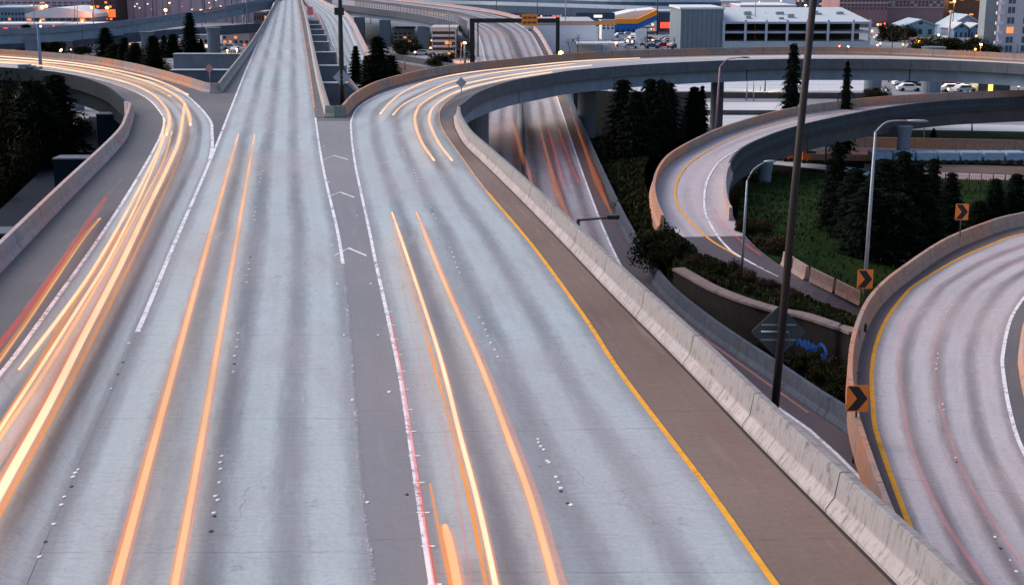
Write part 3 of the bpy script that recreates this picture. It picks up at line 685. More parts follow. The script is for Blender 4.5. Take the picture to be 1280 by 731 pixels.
# ------------------------------------------------------------------ left far viaduct
fv = cr(PP([(-60, 43, -4), (0, 41, -3.8), (80, 37.5, -3.4), (160, 29.5, -2.6), (220, 21.5, -1.9), (270, 13.5, -1), (330, 2, .6), (350, -3, 1)]))
fvb = offset(fv, -10)
fvb = [Vector((p.x, p.y+10, q.z)) for p, q in zip(fv, fv)]
struct(sheet('far_viaduct_road', fv, fvb, pale, 0, (0, 2), 3))
barrier('dark blue parapet of the far viaduct at upper left', fv, concrete('blue_parapet', (.20, .25, .31), (.07, .09, .12), 9, .4), 1, prof=[(0, 0), (0, .9), (.3, .9), (.35, -.6), (0, -.6)])
bridge('far viaduct crossing the upper left corner above the trees', fv, fvb, -.62, 2.2, [(*P(185, 66, GZ)[:2], -2.4, 1.6), (*P(268, 68, GZ)[:2], -1.0, 1.7), (*P(40, 72, GZ)[:2], -3.4, 1.5)])
fv2 = cr(PP([(-60, 57, -7.5), (0, 55, -7.4), (100, 49, -6.6), (160, 46, -6), (230, 40, -5), (330, 33, -4.2)]))
barrier('lower dark viaduct edge beneath the far viaduct at upper left', fv2, concrete('dark_viaduct', (.10, .13, .17), (.04, .05, .07), 12, .4), 1, prof=[(0, 0), (0, .9), (.5, .9), (.5, -1.6), (0, -1.6)])
# blue band viaduct across the top
def band(label, pts, z, h, m, depth=9):
    path = cr(PP(pts, z)); b2 = [p+Vector((0, depth, 0)) for p in path]
    t = thing('road_bridge', label, 'bridge', tuple(path[0]), 'bridge decks')
    mesh_ = sweep('parapet', path, [(0, 0), (0, 1.0), (.4, 1.0), (.4, -.4), (0, -.4)], mcol('pale_parapet', (.42, .50, .58)), t, 1)
    sweep('girder', offset(path, .6), [(0, -.41), (-depth, -.41), (-depth, -h), (0, -h)], m, t, 1)
    sheet('roadway', path, b2, pale, .01, (0, 2), 2, t)
    return t
dkb = concrete('navy_girder', (.09, .13, .19), (.04, .06, .09), 15, .4)
band('blue-grey viaduct running across the top centre of the picture', [(440, 0), (520, 3), (600, 5), (700, 8), (800, 11), (860, 12), (950, 15)], -3, 3.2, dkb)
band('higher pale viaduct at the very top centre', [(560, -6), (640, -4), (760, 1), (900, 2)], -1, 2.4, dkb)

# ------------------------------------------------------------------ buildings
def bld(name, label, x0, x1, yb, yt, depth, m, roof=None, Y=None, rise=None, cat='building', grp='city buildings'):
    if Y is None: Y = P(640, yb, GZ).y
    a = AY(x0, yb, Y); b = AY(x1, yb, Y); zt = AY(640, yt, Y).z
    t = thing(name, label, cat, ((a.x+b.x)/2, Y, GZ), grp)
    box('wall', a.x, b.x, Y, Y+depth, GZ, zt, m, t)
    r = box('roof', a.x-.3, b.x+.3, Y-.3, Y+depth+.3, zt+.003, zt+.5, roof or mcol('roof_gravel', (.38, .40, .42)), t)
    t['_'] = 0; del t['_']
    return t, a.x, b.x, Y, zt
def wins(t, xa, xb, Y, z0, z1, nx, nz, m, fr=.55, fz=.55, lit=None, frame=None, skip=0.0, name='window'):
    dx = (xb-xa)/nx; dz = (z1-z0)/nz
    bx = MB().box(-dx*fr/2, dx*fr/2, -.06, .0, -dz*fz/2, dz*fz/2)
    ms = {}
    for i in range(nx):
        for j in range(nz):
            if random.random() < skip: continue
            mm = lit if (lit and random.random() < .2) else m
            if mm.name not in ms:
                me = bpy.data.meshes.new('window'); me.from_pydata(bx.v, [], bx.f); me.materials.append(mm); ms[mm.name] = me
            o = bpy.data.objects.new(name, ms[mm.name]); S.collection.objects.link(o); o.parent = t
            o.location = Vector((xa+dx*(i+.5), Y-.005, z0+dz*(j+.5)))-Vector(t.location)
WL = emit('warm_window', (1, .33, .08), .38); WR = emit('red_light', (1, .10, .04), .6); WW = emit('white_light', (1, .75, .55), .9); WA = emit('amber_lamp', (1, .35, .10), 1.6)
WG = emit('golden_lamp', (1, .66, .22), 2.2)
# stadium like mauve block
t, a, b, Y, zt = bld('stadium', 'huge mauve windowless block with tiny lights at upper left behind the viaduct', 147, 318, 28, -30, 60, mcol('mauve_cladding', (.42, .34, .40), var=.12, scale=.05))
for i in range(26):
    x = random.uniform(a+2, b-4); z = random.uniform(-6, zt-8)
    box('wall_light', x, x+.4, Y-.2, Y-.01, z, z+.35, WW if random.random() < .3 else (WR if random.random() < .3 else mcol('pale_panel', (.6, .5, .55))), t)
# vertical ribs
for i in range(12):
    x = a+(b-a)*(i+.5)/12; box('rib', x-.2, x+.2, Y-.35, Y-.005, GZ, zt-.5, mcol('mauve_rib', (.28, .23, .29)), t)
t, a, b, Y, zt = bld('lit_building', 'dark brick block with orange-lit lower floors left of the mauve block', 116, 147, 30, -20, 30, mcol('dark_brick', (.07, .035, .035)))
wins(t, a, b, Y, GZ+1, zt, 6, 9, M['glass'], .6, .5, WL)
box('lit_floor', a+.5, b-.5, Y-.4, Y-.1, GZ+2.5, GZ+5.5, emit('fiery_front', (1, .18, .04), .4), t)
# pale curved-roof station
def arched(label, x0, x1, yb, yt, depth, wallm, roofm):
    Y = P(640, yb, GZ).y; a = AY(x0, yb, Y).x; b = AY(x1, yb, Y).x; zt = AY(640, yt, Y).z; ze = GZ+(zt-GZ)*.45
    t = thing('arched_hall', label, 'building', ((a+b)/2, Y, GZ), 'city buildings')
    box('wall', a, b, Y, Y+depth, GZ, ze, wallm, t)
    n = 14; top = []; 
    for i in range(n+1):
        s = i/n; top.append((a+(b-a)*s, ze+.01+(zt-ze)*math.sin(math.pi*(.12+.76*s)) ))
    poly = [(a, ze+.005)]+top+[(b, ze+.005)]
    MB().prism(poly, Y-.5, Y+depth).out('roof', roofm, t)
    return t, a, b, Y, ze
t, a, b, Y, ze = arched('pale hall with a curved white roof at upper left', 33, 116, 33, 10, 34, mcol('hall_blue', (.14, .20, .27)), mcol('white_roof', (.62, .64, .68), var=.15))
wins(t, a, b, Y, GZ+.5, ze, 10, 2, M['glass'], .7, .6, WL)
t, a, b, Y, zt = bld('depot', 'long blue-grey depot with a flat roof at the left edge', -20, 32, 31, 11, 30, mcol('depot_blue', (.16, .22, .30)), mcol('slate_roof', (.30, .38, .46)))
wins(t, a, b, Y, GZ+1, zt-1, 12, 2, M['glass'], .6, .5, WL)
t, a, b, Y, zt = bld('depot', 'pale depot with orange doors behind the curved hall', -30, 130, 14, -3, 40, mcol('pale_mauve', (.42, .36, .42)), mcol('white_roof', (.62, .64, .68)))
wins(t, a, b, Y, GZ+2, zt-2, 22, 2, mcol('wine_red', (.22, .06, .08)), .7, .5, WL)
for i, (x0, x1) in enumerate([(-14, 29), (36, 74), (82, 122)]):
    t, a, b, Y, zt = bld('shop_row', ['row of shops with red doors at the far left edge above the viaduct', 'row of shops with amber doors under the curved hall', 'low dark shed row with a white canopy right of the amber doors'][i], x0, x1, 39.5, 31.5, 14, mcol('shop_pink', (.40, .30, .30)), mcol('white_canopy', (.70, .68, .68)))
    wins(t, a, b, Y, GZ+.3, zt-.8, 7, 1, mcol('shop_red', (.35, .05, .04)), .8, .7, [WR, WL, None][i])
# things under / behind the left viaduct
for i, (x0, x1, yb, yt, c, lb) in enumerate([(60, 90, 66, 52, (.22, .20, .24), 'small grey shed under the left viaduct right of the dark bush'), (95, 118, 62, 47, (.42, .46, .52), 'pale truck shed under the left viaduct between conifers'), (226, 262, 64, 46, (.40, .36, .40), 'grey pink shed right of the tallest dark conifer'), (278, 312, 58, 42, (.55, .42, .42), 'pinkish lit shed behind the upper left pier wall'), (318, 334, 40, 16, (.07, .08, .11), 'dark block beside the highway at upper left')]):
    t, a, b, Y, zt = bld('shed', lb, x0, x1, yb, yt, 10, mcol('shed_%d' % 0 if False else 'shed_paint'+'abcde'[i], c))
    wins(t, a, b, Y, GZ+.6, zt-.5, 5, 2, M['glass'], .55, .55, WW if i in (1, 2) else WL, skip=.2)
for i, (x0, x1, y0, c) in enumerate([(275, 302, 66, WA), (118, 126, 43, WA)]): pass
# centre: sheds and lit things right of viaduct columns
t, a, b, Y, zt = bld('parking_levels', 'small lit parking structure seen between the viaduct column and the gantry', 540, 570, 73, 37, 14, mcol('level_white', (.5, .56, .6)))
wins(t, a, b, Y, GZ+.3, zt-.2, 1, 5, mcol('level_dark', (.03, .035, .045)), .94, .55, name='opening')
box('lamp_panel', a+(b-a)*.55, a+(b-a)*.85, Y-.5, Y-.1, GZ+3.4, GZ+4.2, WL, t)
t, a, b, Y, zt = bld('storefront', 'pale bluish storefront behind the left viaduct columns', 492, 515, 56, 38, 12, mcol('store_pale', (.42, .47, .52)))
wins(t, a, b, Y, GZ+.5, zt-.5, 4, 3, M['glass'], .6, .5, WL)
t, a, b, Y, zt = bld('distant_block', 'dark low block with a red stripe under the blue viaduct', 600, 640, 24, 9, 20, mcol('block_navy', (.10, .12, .16)))
wins(t, a, b, Y, GZ+1, zt-1, 8, 2, M['glass'], .6, .5, WL)
t, a, b, Y, zt = bld('distant_block', 'row of low pale-roofed sheds under the blue viaduct, right of the red stripe', 640, 700, 27, 15, 24, mcol('block_grey', (.30, .34, .38)))
wins(t, a, b, Y, GZ+1, zt-1, 12, 1, M['glass'], .7, .5, WR)
t, a, b, Y, zt = bld('distant_block', 'low pale blue sheds left of the blue and orange store', 702, 762, 29, 17, 24, mcol('block_teal', (.30, .38, .42)))
wins(t, a, b, Y, GZ+1, zt-1, 10, 2, M['glass'], .6, .5)
t, a, b, Y, zt = bld('distant_block', 'mauve block at the top edge between the straight highway and the viaduct', 384, 408, 12, -6, 24, mcol('block_mauve', (.30, .26, .34)))
wins(t, a, b, Y, GZ+2, zt-1, 7, 3, M['glass'], .5, .5)
# white warehouse
t, a, b, Y, zt = bld('warehouse', 'long white warehouse with a red and orange stripe behind the gantry', 655, 744, 66, 31, 40, mcol('warehouse_white', (.78, .78, .80), var=.06))
box('stripe', a, a+(b-a)*.5, Y-.15, Y-.004, zt-.1, zt+.9, mcol('stripe_red', (.60, .08, .04)), t)
box('stripe', a+(b-a)*.5+.003, b+5.5, Y-.15, Y-.004, zt-.1, zt+.9, mcol('stripe_orange', (.85, .30, .05)), t)
box('canopy', a+(b-a)*.72, b+7, Y-9, Y-.3, GZ+2.6, GZ+3.0, mcol('white_canopy', (.70, .68, .68)), t)
t, a, b, Y, zt = bld('small_office', 'white office with black window shapes left of the blue store', 752, 768, 50, 27, 12, mcol('office_white', (.66, .70, .72)))
box('parapet', a-8, b, Y-.3, Y-.01, zt+.6, zt+2.6, mcol('navy_fascia', (.03, .06, .09)), t)
box('lamp_panel', a-2.5, a, Y-.6, Y-.35, zt+1.2, zt+1.9, WW, t)
wins(t, a, b, Y, GZ+3, zt-.6, 3, 2, M['glass'], .55, .6)
# blue store with orange band
Y = P(640, 43, GZ).y
x0, x1, x2 = AY(768, 43, Y).x, AY(796, 43, Y).x, AY(821, 43, Y).x
z = lambda py: AY(640, py, Y).z
t = thing('blue_store', 'bright blue store with a broad orange band and rising white roof', 'store', ((x0+x2)/2, Y, GZ), 'city buildings')
MB().prism([(x0, GZ), (x1, GZ), (x1, z(30)), (x0, z(30))], Y, Y+22).out('wall', mcol('store_blue', (.02, .13, .48), var=.1), t)
MB().prism([(x1+.003, GZ+1.5), (x2, GZ+4.5), (x2, z(18.5)), (x1+.003, z(30))], Y+.3, Y+22).out('side_wall', mcol('store_blue2', (.03, .16, .55), var=.1), t)
MB().prism([(x0, z(30)+.003), (x1, z(30)+.003), (x1, z(24)), (x0, z(24))], Y-.4, Y+20).out('orange_band', mcol('band_orange', (.95, .33, .02), var=.05), t)
MB().prism([(x1+.003, z(30)), (x2, z(18.7)), (x2, z(12)), (x1+.003, z(24))], Y-.4, Y+3).out('orange_band', M['band_orange'], t)
MB().prism([(x0-6, z(25)), (x1, z(24)+.01), (x2, z(12)+.01), (x0+6, z(15))], Y+3.01, Y+24).out('roof', mcol('store_roof', (.70, .70, .70), var=.08), t)
wins(t, x0, x1, Y, GZ+.4, z(36), 4, 1, M['glass'], .5, .8)
t = thing('sign_board', 'tall white sign board on a post in front of the blue store', 'sign', tuple(P(801, 62, GZ)), 'boards and signs')
q = P(801, 58, GZ); zb, za = AY(801, 54, q.y).z, AY(801, 38, q.y).z
box('board', q.x-1.6, q.x+1.6, q.y, q.y+.3, zb, za, mcol('board_white', (.85, .85, .85), var=.04), t); tube('post', [q, (q.x, q.y, zb)], .15, M['black'], t)
t, a, b, Y, zt = bld('red_store', 'dark store front with glowing red lettering bars right of the blue store', 823, 850, 40, 16, 22, mcol('front_dark', (.08, .11, .16)))
for i in range(6): box('red_sign', a+.6+i*(b-a)*.09, a+.6+i*(b-a)*.09+(b-a)*.07, Y-.25, Y-.02, zt-5.3, zt-3.3, WR, t)
box('red_sign', a+(b-a)*.66, b-.5, Y-.25, Y-.02, zt-5.3, zt-3.0, emit('dull_red', (.6, .10, .04), .5), t)
# corrugated grey building
t, a, b, Y, zt = bld('metal_hall', 'tall windowless blue-grey metal hall left of the parking garage', 850, 903, 64, 12, 26, mcol('metal_cladding', (.15, .195, .225), var=.22, scale=.08), mcol('pale_roof', (.60, .66, .68)))
for i in range(9): box('seam', a+(b-a)*(i+.5)/9-.05, a+(b-a)*(i+.5)/9+.05, Y-.06, Y-.004, GZ, zt-.1, mcol('seam_grey', (.11, .15, .18)), t)
# garage
Y = P(640, 64, GZ).y; a = AY(903, 60, Y).x; b = AY(1087, 60, Y).x
zf = lambda py: AY(640, py, Y).z
t = thing('parking_garage', 'long pale parking garage with two dark open levels and blue columns', 'garage', ((a+b)/2, Y, GZ), 'city buildings')
box('wall', a, b, Y, Y+24, GZ, zf(52), mcol('garage_pale', (.42, .49, .53), var=.1), t)
box('floor_slab', a, b, Y-.2, Y+24, zf(42), zf(39.5), mcol('garage_slab', (.36, .42, .48)), t)
box('back_wall', a, b, Y+12, Y+12.3, zf(52)+.01, zf(27), mcol('garage_dark', (.02, .022, .03)), t)
box('roof', a-.3, b+.3, Y-.4, Y+34, zf(30), zf(27.5), mcol('garage_beam', (.30, .38, .46)), t)
v = [(a, Y, zf(27.4)), (b, Y, zf(27.4)), (b-2, Y+26, zf(27.4)+3), (a, Y+26, zf(27.4)+3)]
mesh('roof_deck', v+[(x, y, z_-.3) for x, y, z_ in v], [(0, 1, 2, 3), (7, 6, 5, 4), (0, 4, 5, 1), (1, 5, 6, 2), (2, 6, 7, 3), (3, 7, 4, 0)], mcol('garage_roof', (.48, .53, .56), var=.1), t)
for px in (904, 931, 957, 983, 1008, 1034, 1065, 1086):
    x = AY(px, 50, Y).x; box('column', x-.3, x+.3, Y-.7, Y-.21, zf(52), zf(25), mcol('garage_column', (.38, .46, .54)), t)
# more: white rooftop building, brick rows, houses, tower
t, a, b, Y, zt = bld('pink_hall', 'low pinkish hall with a white roof above the parking garage', 925, 994, 23, 8, 40, mcol('hall_pink', (.55, .42, .42)), mcol('hall_roof', (.66, .70, .74)))
wins(t, a, b, Y, GZ+2, zt-3, 16, 1, M['glass'], .5, .4)
t, a, b, Y, zt = bld('white_block', 'white flat-roofed block at the top edge above the metal hall', 772, 822, 20, 0, 30, mcol('block_white', (.62, .66, .70)))
wins(t, a, b, Y, GZ+5, zt-1, 6, 2, M['glass'], .4, .4)
t, a, b, Y, zt = bld('white_block', 'long pale block with rooftop boxes above the corner of the garage', 825, 925, 20, 3, 30, mcol('block_pale', (.52, .58, .62)))
wins(t, a, b, Y, GZ+3, zt-1, 18, 2, M['glass'], .6, .4, WL)
t, a, b, Y, zt = bld('slate_block', 'dark slate block with amber lights behind the top of the leaning pole', 994, 1050, 19, -3, 30, mcol('slate_blue', (.13, .18, .26)))
wins(t, a, b, Y, GZ+3, zt-1, 10, 3, M['glass'], .5, .5, WL)
BR = mcol('rosy_brick', (.27, .15, .15), var=.2, scale=.1)
t, a, b, Y, zt = bld('brick_warehouse', 'rosy brick warehouse with a shaded left wing behind the garage roof', 1048, 1108, 34, -6, 30, BR)
wins(t, a, b, Y, GZ+6, zt, 13, 4, M['glass'], .45, .55); wins(t, a, b, Y-.003, zt-3.2, zt-2.6, 1, 1, mcol('stone_trim', (.45, .33, .32)), 1.0, 1.0, name='cornice')
t, a, b, Y, zt = bld('brick_warehouse', 'long rosy brick warehouse with rows of arched windows at upper right', 1108, 1178, 32, -6, 30, mcol('rosy_brick_b', (.31, .18, .18), var=.2, scale=.1))
wins(t, a, b, Y, GZ+7, zt, 15, 4, M['glass'], .45, .6, mcol('pale_blind', (.5, .5, .52)))
for z_ in (GZ+6.4, GZ+12.5): box('cornice', a, b, Y-.4, Y-.004, z_, z_+.5, M['stone_trim'], t)
t, a, b, Y, zt = bld('orange_block', 'block with tiers of glowing orange floors at upper right', 1184, 1236, 30, -6, 24, mcol('amber_frame', (.20, .09, .05)))
wins(t, a, b, Y, GZ+3, zt, 8, 7, mcol('dusk_pane', (.16, .08, .06)), .75, .5, emit('amber_floor', (1, .36, .05), .5))
for k in range(18):
    pass
t, a, b, Y, zt = bld('blue_block', 'small dark blue block between the brick warehouse and the glowing floors', 1180, 1200, 26, 4, 12, mcol('block_darkblue', (.10, .15, .24)))
HB = mcol('house_blue', (.16, .25, .36), var=.15)
def house(label, x0, x1, yb, ye, yr, Y, m=HB):
    a = AY(x0, yb, Y).x; b = AY(x1, yb, Y).x; ze = AY(640, ye, Y).z; zr = AY(640, yr, Y).z; c = (a+b)/2
    t = thing('gabled_house', label, 'house', (c, Y, GZ), 'gabled houses')
    MB().prism([(a, GZ), (b, GZ), (b, ze), (c, zr), (a, ze)], Y, Y+14).out('wall', m, t)
    mb = MB()
    for s, xe in ((-1, a), (1, b)):
        dx = .5*s
        mb.prism([(xe+dx, ze+.0), (xe+dx, ze+.35), (c, zr+.45), (c, zr+.05)], Y-.6, Y+14.6)
    mb.out('roof', mcol('roof_tealgrey', (.33, .42, .48), var=.15), t)
    wins(t, a, b, Y, ze-3, ze-.6, 3, 1, M['glass'], .4, .7); wins(t, c-1, c+1, Y, ze+.3, ze+1.6, 1, 1, M['glass'], .6, .7)
Yh = P(640, 47, GZ).y
house('largest blue gabled house left of the apartment tower', 1187, 1228, 46, 33, 20, Yh+14)
house('small blue gabled house tucked in front of the largest one', 1192, 1210, 46, 37, 30, Yh)
house('second small blue gabled house beside the tower foot', 1212, 1230, 46, 37, 31, Yh+2)
house('low teal gabled house at the left end of the row', 1132, 1168, 44, 33, 26, Yh+4, mcol('house_teal', (.20, .32, .38)))
# apartment tower
t, a, b, Y, zt = bld('apartment_tower', 'pale apartment tower with a grey side wall and one lit window at the right edge', 1246, 1330, 66, -14, 9, mcol('tower_pale', (.48, .47, .52), var=.1))
a0 = AY(1231, 66, Y).x
box('side_wall', a0, a-.01, Y+2, Y+7, GZ, zt+2, mcol('tower_grey', (.22, .26, .30), var=.25, scale=.15), t)
wd = AY(1258, 30, Y).x; zz = [AY(640, k, Y).z for k in (61, 50, 38, 26, 13, 1)]
for j, z_ in enumerate(zz):
    for px in (1263, 1283, 1303):
        x = AY(px, 30, Y).x
        fr = box('window', x-.9, x+.9, Y-.1, Y-.004, z_-.8, z_+.8, WL if (j == 2 and px == 1263) else mcol('tower_glass', (.06, .09, .12), rough=.2), t)
        box('frame', x-.05, x+.05, Y-.14, Y-.1, z_-.8, z_+.8, mcol('frame_white', (.6, .62, .66)), t)
    x = AY(1250, 30, Y).x; box('balcony', x-1.3, x+.6, Y-.9, Y-.005, z_-1.1, z_-.3, mcol('balcony_white', (.6, .62, .68)), t)
# small lots under ramp bridge at right
t, a, b, Y, zt = bld('kiosk', 'low kiosk with an amber doorway under the right end of the ramp bridge', 1222, 1262, 117, 98, 8, mcol('kiosk_dark', (.06, .06, .08)))
box('lit_door', a+(b-a)*.32, a+(b-a)*.45, Y-.2, Y-.02, GZ+.2, GZ+1.6, emit('amber_door', (1, .5, .08), 1.6), t)

# ------------------------------------------------------------------ cars
def car_at(x, yb, rot, m, label, z=GZ):
    q = P(x, yb, z)
    t = thing('parked_car', label, 'car', tuple(q), 'cars parked in the city lots'); 
    def pt(v): return v
    prof = [(-2.2, .35), (2.2, .35), (2.25, .75), (1.2, .9), (.6, 1.42), (-1.1, 1.45), (-1.8, .95), (-2.25, .85)]
    V = Vector(t.location)
    def local(name, mb, mm):
        me = bpy.data.meshes.new(name); me.from_pydata(mb.v, [], mb.f); me.materials.append(mm)
        o = bpy.data.objects.new(name, me); S.collection.objects.link(o); o.parent = t; return o
    local('body', MB().prism(prof, -.85, .85), m)
    local('window_band', MB().prism([(-1.45, .97), (.85, .97), (.5, 1.36), (-1.05, 1.38)], -.88, .88), M['glass'])
    for sx in (-1.35, 1.35):
        for sy in (-.8, .8):
            v, f = tubeVF([Vector((sx, sy-.1, .33)), Vector((sx, sy+.1, .33))], .33, 12); mb = MB(); mb.v = v; mb.f = f; local('wheel', mb, M['tyre'])
    t.rotation_euler = (0, 0, rot)
cc = {'white': mcol('car_white', (.75, .76, .78), rough=.3), 'red': mcol('car_red', (.30, .02, .03), rough=.3), 'dark': mcol('car_dark', (.03, .035, .045), rough=.3), 'silver': mcol('car_silver', (.42, .45, .48), rough=.3), 'blue': mcol('car_blue', (.05, .10, .22), rough=.3)}
for x, y, r_, c, lb in [(776, 47, .3, 'white', 'white car parked at the left foot of the blue store'), (786, 46, .2, 'silver', 'silver car parked at the middle of the blue store'), (793, 47, 1.2, 'white', 'second white car beside the white sign board'),
      (770, 56, 0, 'red', 'red car with its tail lamps lit left of the white sign board'), (812, 52, .1, 'dark', 'dark car just right of the white sign board'), (822, 56, .2, 'silver', 'silver car in the middle of the car park'), (834, 52, 0, 'dark', 'dark car in the back row below the red lettering'),
      (842, 41.5, 0, 'red', 'red car in the back row right below the red lettering'), (846, 59, .1, 'white', 'white car at the foot of the metal hall'), (830, 60, .1, 'red', 'dark red car in the front row of the car park'), (815, 61, .1, 'blue', 'blue car in the front row of the car park'), (838, 56, 0, 'silver', 'silver car in front of the metal hall corner'),
      (1022, 97.5, 0, 'white', 'white car under the ramp bridge right of the leaning pole'), (1083, 99, 0, 'white', 'white car beside the fat ramp pier'), (1046, 61, 0, 'white', 'white car with bright lamps under the parking garage'), (1119, 52, .5, 'dark', 'dark car on the street right of the garage'), (1140, 62, 0, 'silver', 'silver car below the teal house'),
      (1190, 115, 0, 'white', 'white car between the ramp pier and the kiosk'), (1205, 116, .3, 'silver', 'silver car left of the kiosk'), (972, 197, 0, 'dark', 'dark car behind the orange blocks'), (560, 68, .3, 'white', 'white car in front of the small parking structure'), (552, 74, .3, 'silver', 'silver car nearest the wide viaduct column'), (521, 66, .2, 'white', 'white car between the two viaduct columns'), (575, 70, .4, 'dark', 'dark car left of the black gantry leg')]:
    car_at(x, y, r_, cc[c], lb)
rc = random.Random(11)
def lot(n, x0, x1, y0, y1, label):
    for _ in range(n):
        car_at(rc.uniform(x0, x1), rc.uniform(y0, y1), rc.choice([0, .1, 1.5, 3.1]), cc[rc.choice(list(cc))], label)
lot(14, 772, 848, 48, 62, 'small parked car in the crowded car park between the blue store and the metal hall')
lot(9, 20, 140, 56, 66, 'small parked car under the far viaduct at upper left')
lot(8, 1095, 1180, 48, 62, 'small parked car in the street between the garage and the teal house')
lot(8, 1100, 1270, 103, 115, 'small parked car in the yard below the right end of the ramp bridge')
lot(6, 226, 312, 60, 66, 'small parked car behind the upper left pier wall')
lot(7, 496, 575, 62, 72, 'small parked car behind the wide viaduct columns')
for i, (x, y) in enumerate([(967, 199), (975, 201), (984, 202), (1000, 203), (1007, 204)]):
    q = P(x, y, GZ); t = thing('work_machine', ['first', 'second', 'third', 'fourth', 'fifth'][i]+' orange work machine from the left on the road under the loop bridge', 'machine', tuple(q), 'orange work machines')
    om = mcol('machine_orange', (.70, .14, .03))
    MB().prism([(q.x-.5, GZ+.3), (q.x+.6, GZ+.3), (q.x+.55, GZ+.85), (q.x+.1, GZ+1.0), (q.x-.1, GZ+1.5), (q.x-.45, GZ+1.5)], q.y-.5, q.y+.5).out('body', om, t)
    for s in (-.3, .35):
        v, f = tubeVF([Vector((q.x+s, q.y-.56, GZ+.25)), Vector((q.x+s, q.y+.56, GZ+.25))], .25, 10); mesh('wheel', v, f, M['tyre'], t)

# ------------------------------------------------------------------ trees
def conifer_mesh(seed, N, gap=0, lm='leaf1', R0=.2, blunt=.75):
    rn = random.Random(seed); v = []; f = []
    ph = [rn.uniform(0, 6.28) for _ in range(6)]; layers = 17
    for i in range(N):
        lay = rn.random()**1.25*layers; li = int(lay); frac = lay-li
        h = .05+.95*(li+.5*frac)/layers
        a = rn.uniform(0, 6.283)
        env = R0*1.15*(1-h)**blunt*(1+.22*math.sin(a*3+ph[li % 6]+li*1.7)+.13*math.sin(a*5+li*2.3))*(1.12-.45*frac)+.006
        if gap and math.sin(a*2+li*1.9+ph[1]) > 1-gap*2: continue
        r = env*rn.uniform(.25, 1)**.5
        c = Vector((r*math.cos(a), r*math.sin(a), h-.10*r/R0*.35+rn.uniform(-.012, .012)))
        s = rn.uniform(.016, .034)*(1.1-.4*h); od = Vector((math.cos(a), math.sin(a), rn.uniform(-.9, .2))).normalized()
        sd = od.cross(Vector((rn.uniform(-.4, .4), rn.uniform(-.4, .4), 1))).normalized()
        b = len(v); v += [c-sd*s*.5, c+sd*s*.5, c+od*s*1.5+sd*s*.2, c+od*s*1.6-sd*s*.2]; f.append((b, b+1, b+2, b+3))
    for i in range(40):   # leader
        h = rn.uniform(.93, 1.0); a = rn.uniform(0, 6.28); c = Vector((0, 0, h)); od = Vector((math.cos(a), math.sin(a), 1)).normalized()*.012
        b = len(v); v += [c, c+od+Vector((.003, 0, 0)), c+od*1.3]; f.append((b, b+1, b+2))
    # dense dark inner cone of twigs: short radial blades
    for i in range(N//3):
        h = rn.uniform(.04, .93); a = rn.uniform(0, 6.28); r = R0*(1-h)**blunt*rn.uniform(.1, .7); c = Vector((r*math.cos(a), r*math.sin(a), h))
        s = .03; u_ = Vector((-math.sin(a), math.cos(a), 0)); b = len(v)
        v += [c-u_*s*.7, c+u_*s*.7, c+u_*s*.5+Vector((0, 0, s*1.6)), c-u_*s*.5+Vector((0, 0, s*1.6))]; f.append((b, b+1, b+2, b+3))
    me = bpy.data.meshes.new('crown'); me.from_pydata([tuple(q) for q in v], [], f); me.materials.append(M[lm]); return me
def trunk_mesh(r=.014, h=.9):
    v, f = tubeVF([Vector((0, 0, -.02)), Vector((0, 0, h*.5)), Vector((0, 0, h))], [r, r*.6, r*.15], 8)
    me = bpy.data.meshes.new('trunk'); me.from_pydata(v, [], f); me.materials.append(M['trunk']); return me
def bush_mesh(seed, N, lm, flat=.8):
    rn = random.Random(seed); v = []; f = []
    cl_ = [(Vector((rn.uniform(-.42, .42), rn.uniform(-.42, .42), rn.uniform(.15, .68))), rn.uniform(.16, .34)) for _ in range(16)]
    for i in range(N):
        c0, r0 = rn.choice(cl_); dr = Vector((rn.gauss(0, 1), rn.gauss(0, 1), rn.gauss(0, 1))).normalized()
        c = c0+dr*r0*rn.uniform(.3, 1.12)**.6; 
        if c.z < 0: c.z = abs(c.z)*.3
        s = rn.uniform(.018, .042); u_ = dr.orthogonal().normalized(); w_ = dr.cross(u_); an = rn.uniform(0, 6.28)
        x_ = (u_*math.cos(an)+w_*math.sin(an)+dr*rn.uniform(-.5, .5))*s; y_ = (w_*math.cos(an)-u_*math.sin(an)+dr*rn.uniform(-.5, .5))*s*.6
        b = len(v); v += [c-x_, c-y_, c+x_, c+y_]; f.append((b, b+1, b+2, b+3))
    me = bpy.data.meshes.new('foliage'); me.from_pydata([tuple(q) for q in v], [], f); me.materials.append(M[lm]); return me
CM = [conifer_mesh(s, 5200) for s in (1, 2, 3)]; CG = conifer_mesh(9, 3000, .28); TM = trunk_mesh()
CW = [conifer_mesh(21, 6500, 0, 'leaf1', .2, .45), conifer_mesh(22, 6500, 0, 'leaf1', .2, .5)]
BM = [bush_mesh(4, 5200, 'leaf2'), bush_mesh(5, 5200, 'leaf2')]; BM3 = bush_mesh(6, 3200, 'leaf3')
def tree(x, yb, yt, wpx, label, me=None, zg=GZ, group='dark conifers', name='conifer', cat='tree'):
    q = P(x, yb, zg); top = AY(x, yt, q.y); h = top.z-zg; dist = q.y/cT
    wd = wpx*(q.y)/FPX
    t = thing(name, label, cat, tuple(q), group)
    sx = wd/.4; t.scale = (sx, sx, h); t.rotation_euler = (0, 0, random.uniform(0, 6.28))
    o = bpy.data.objects.new('trunk', TM); S.collection.objects.link(o); o.parent = t
    o = bpy.data.objects.new('crown', me or random.choice(CM)); S.collection.objects.link(o); o.parent = t
    return t
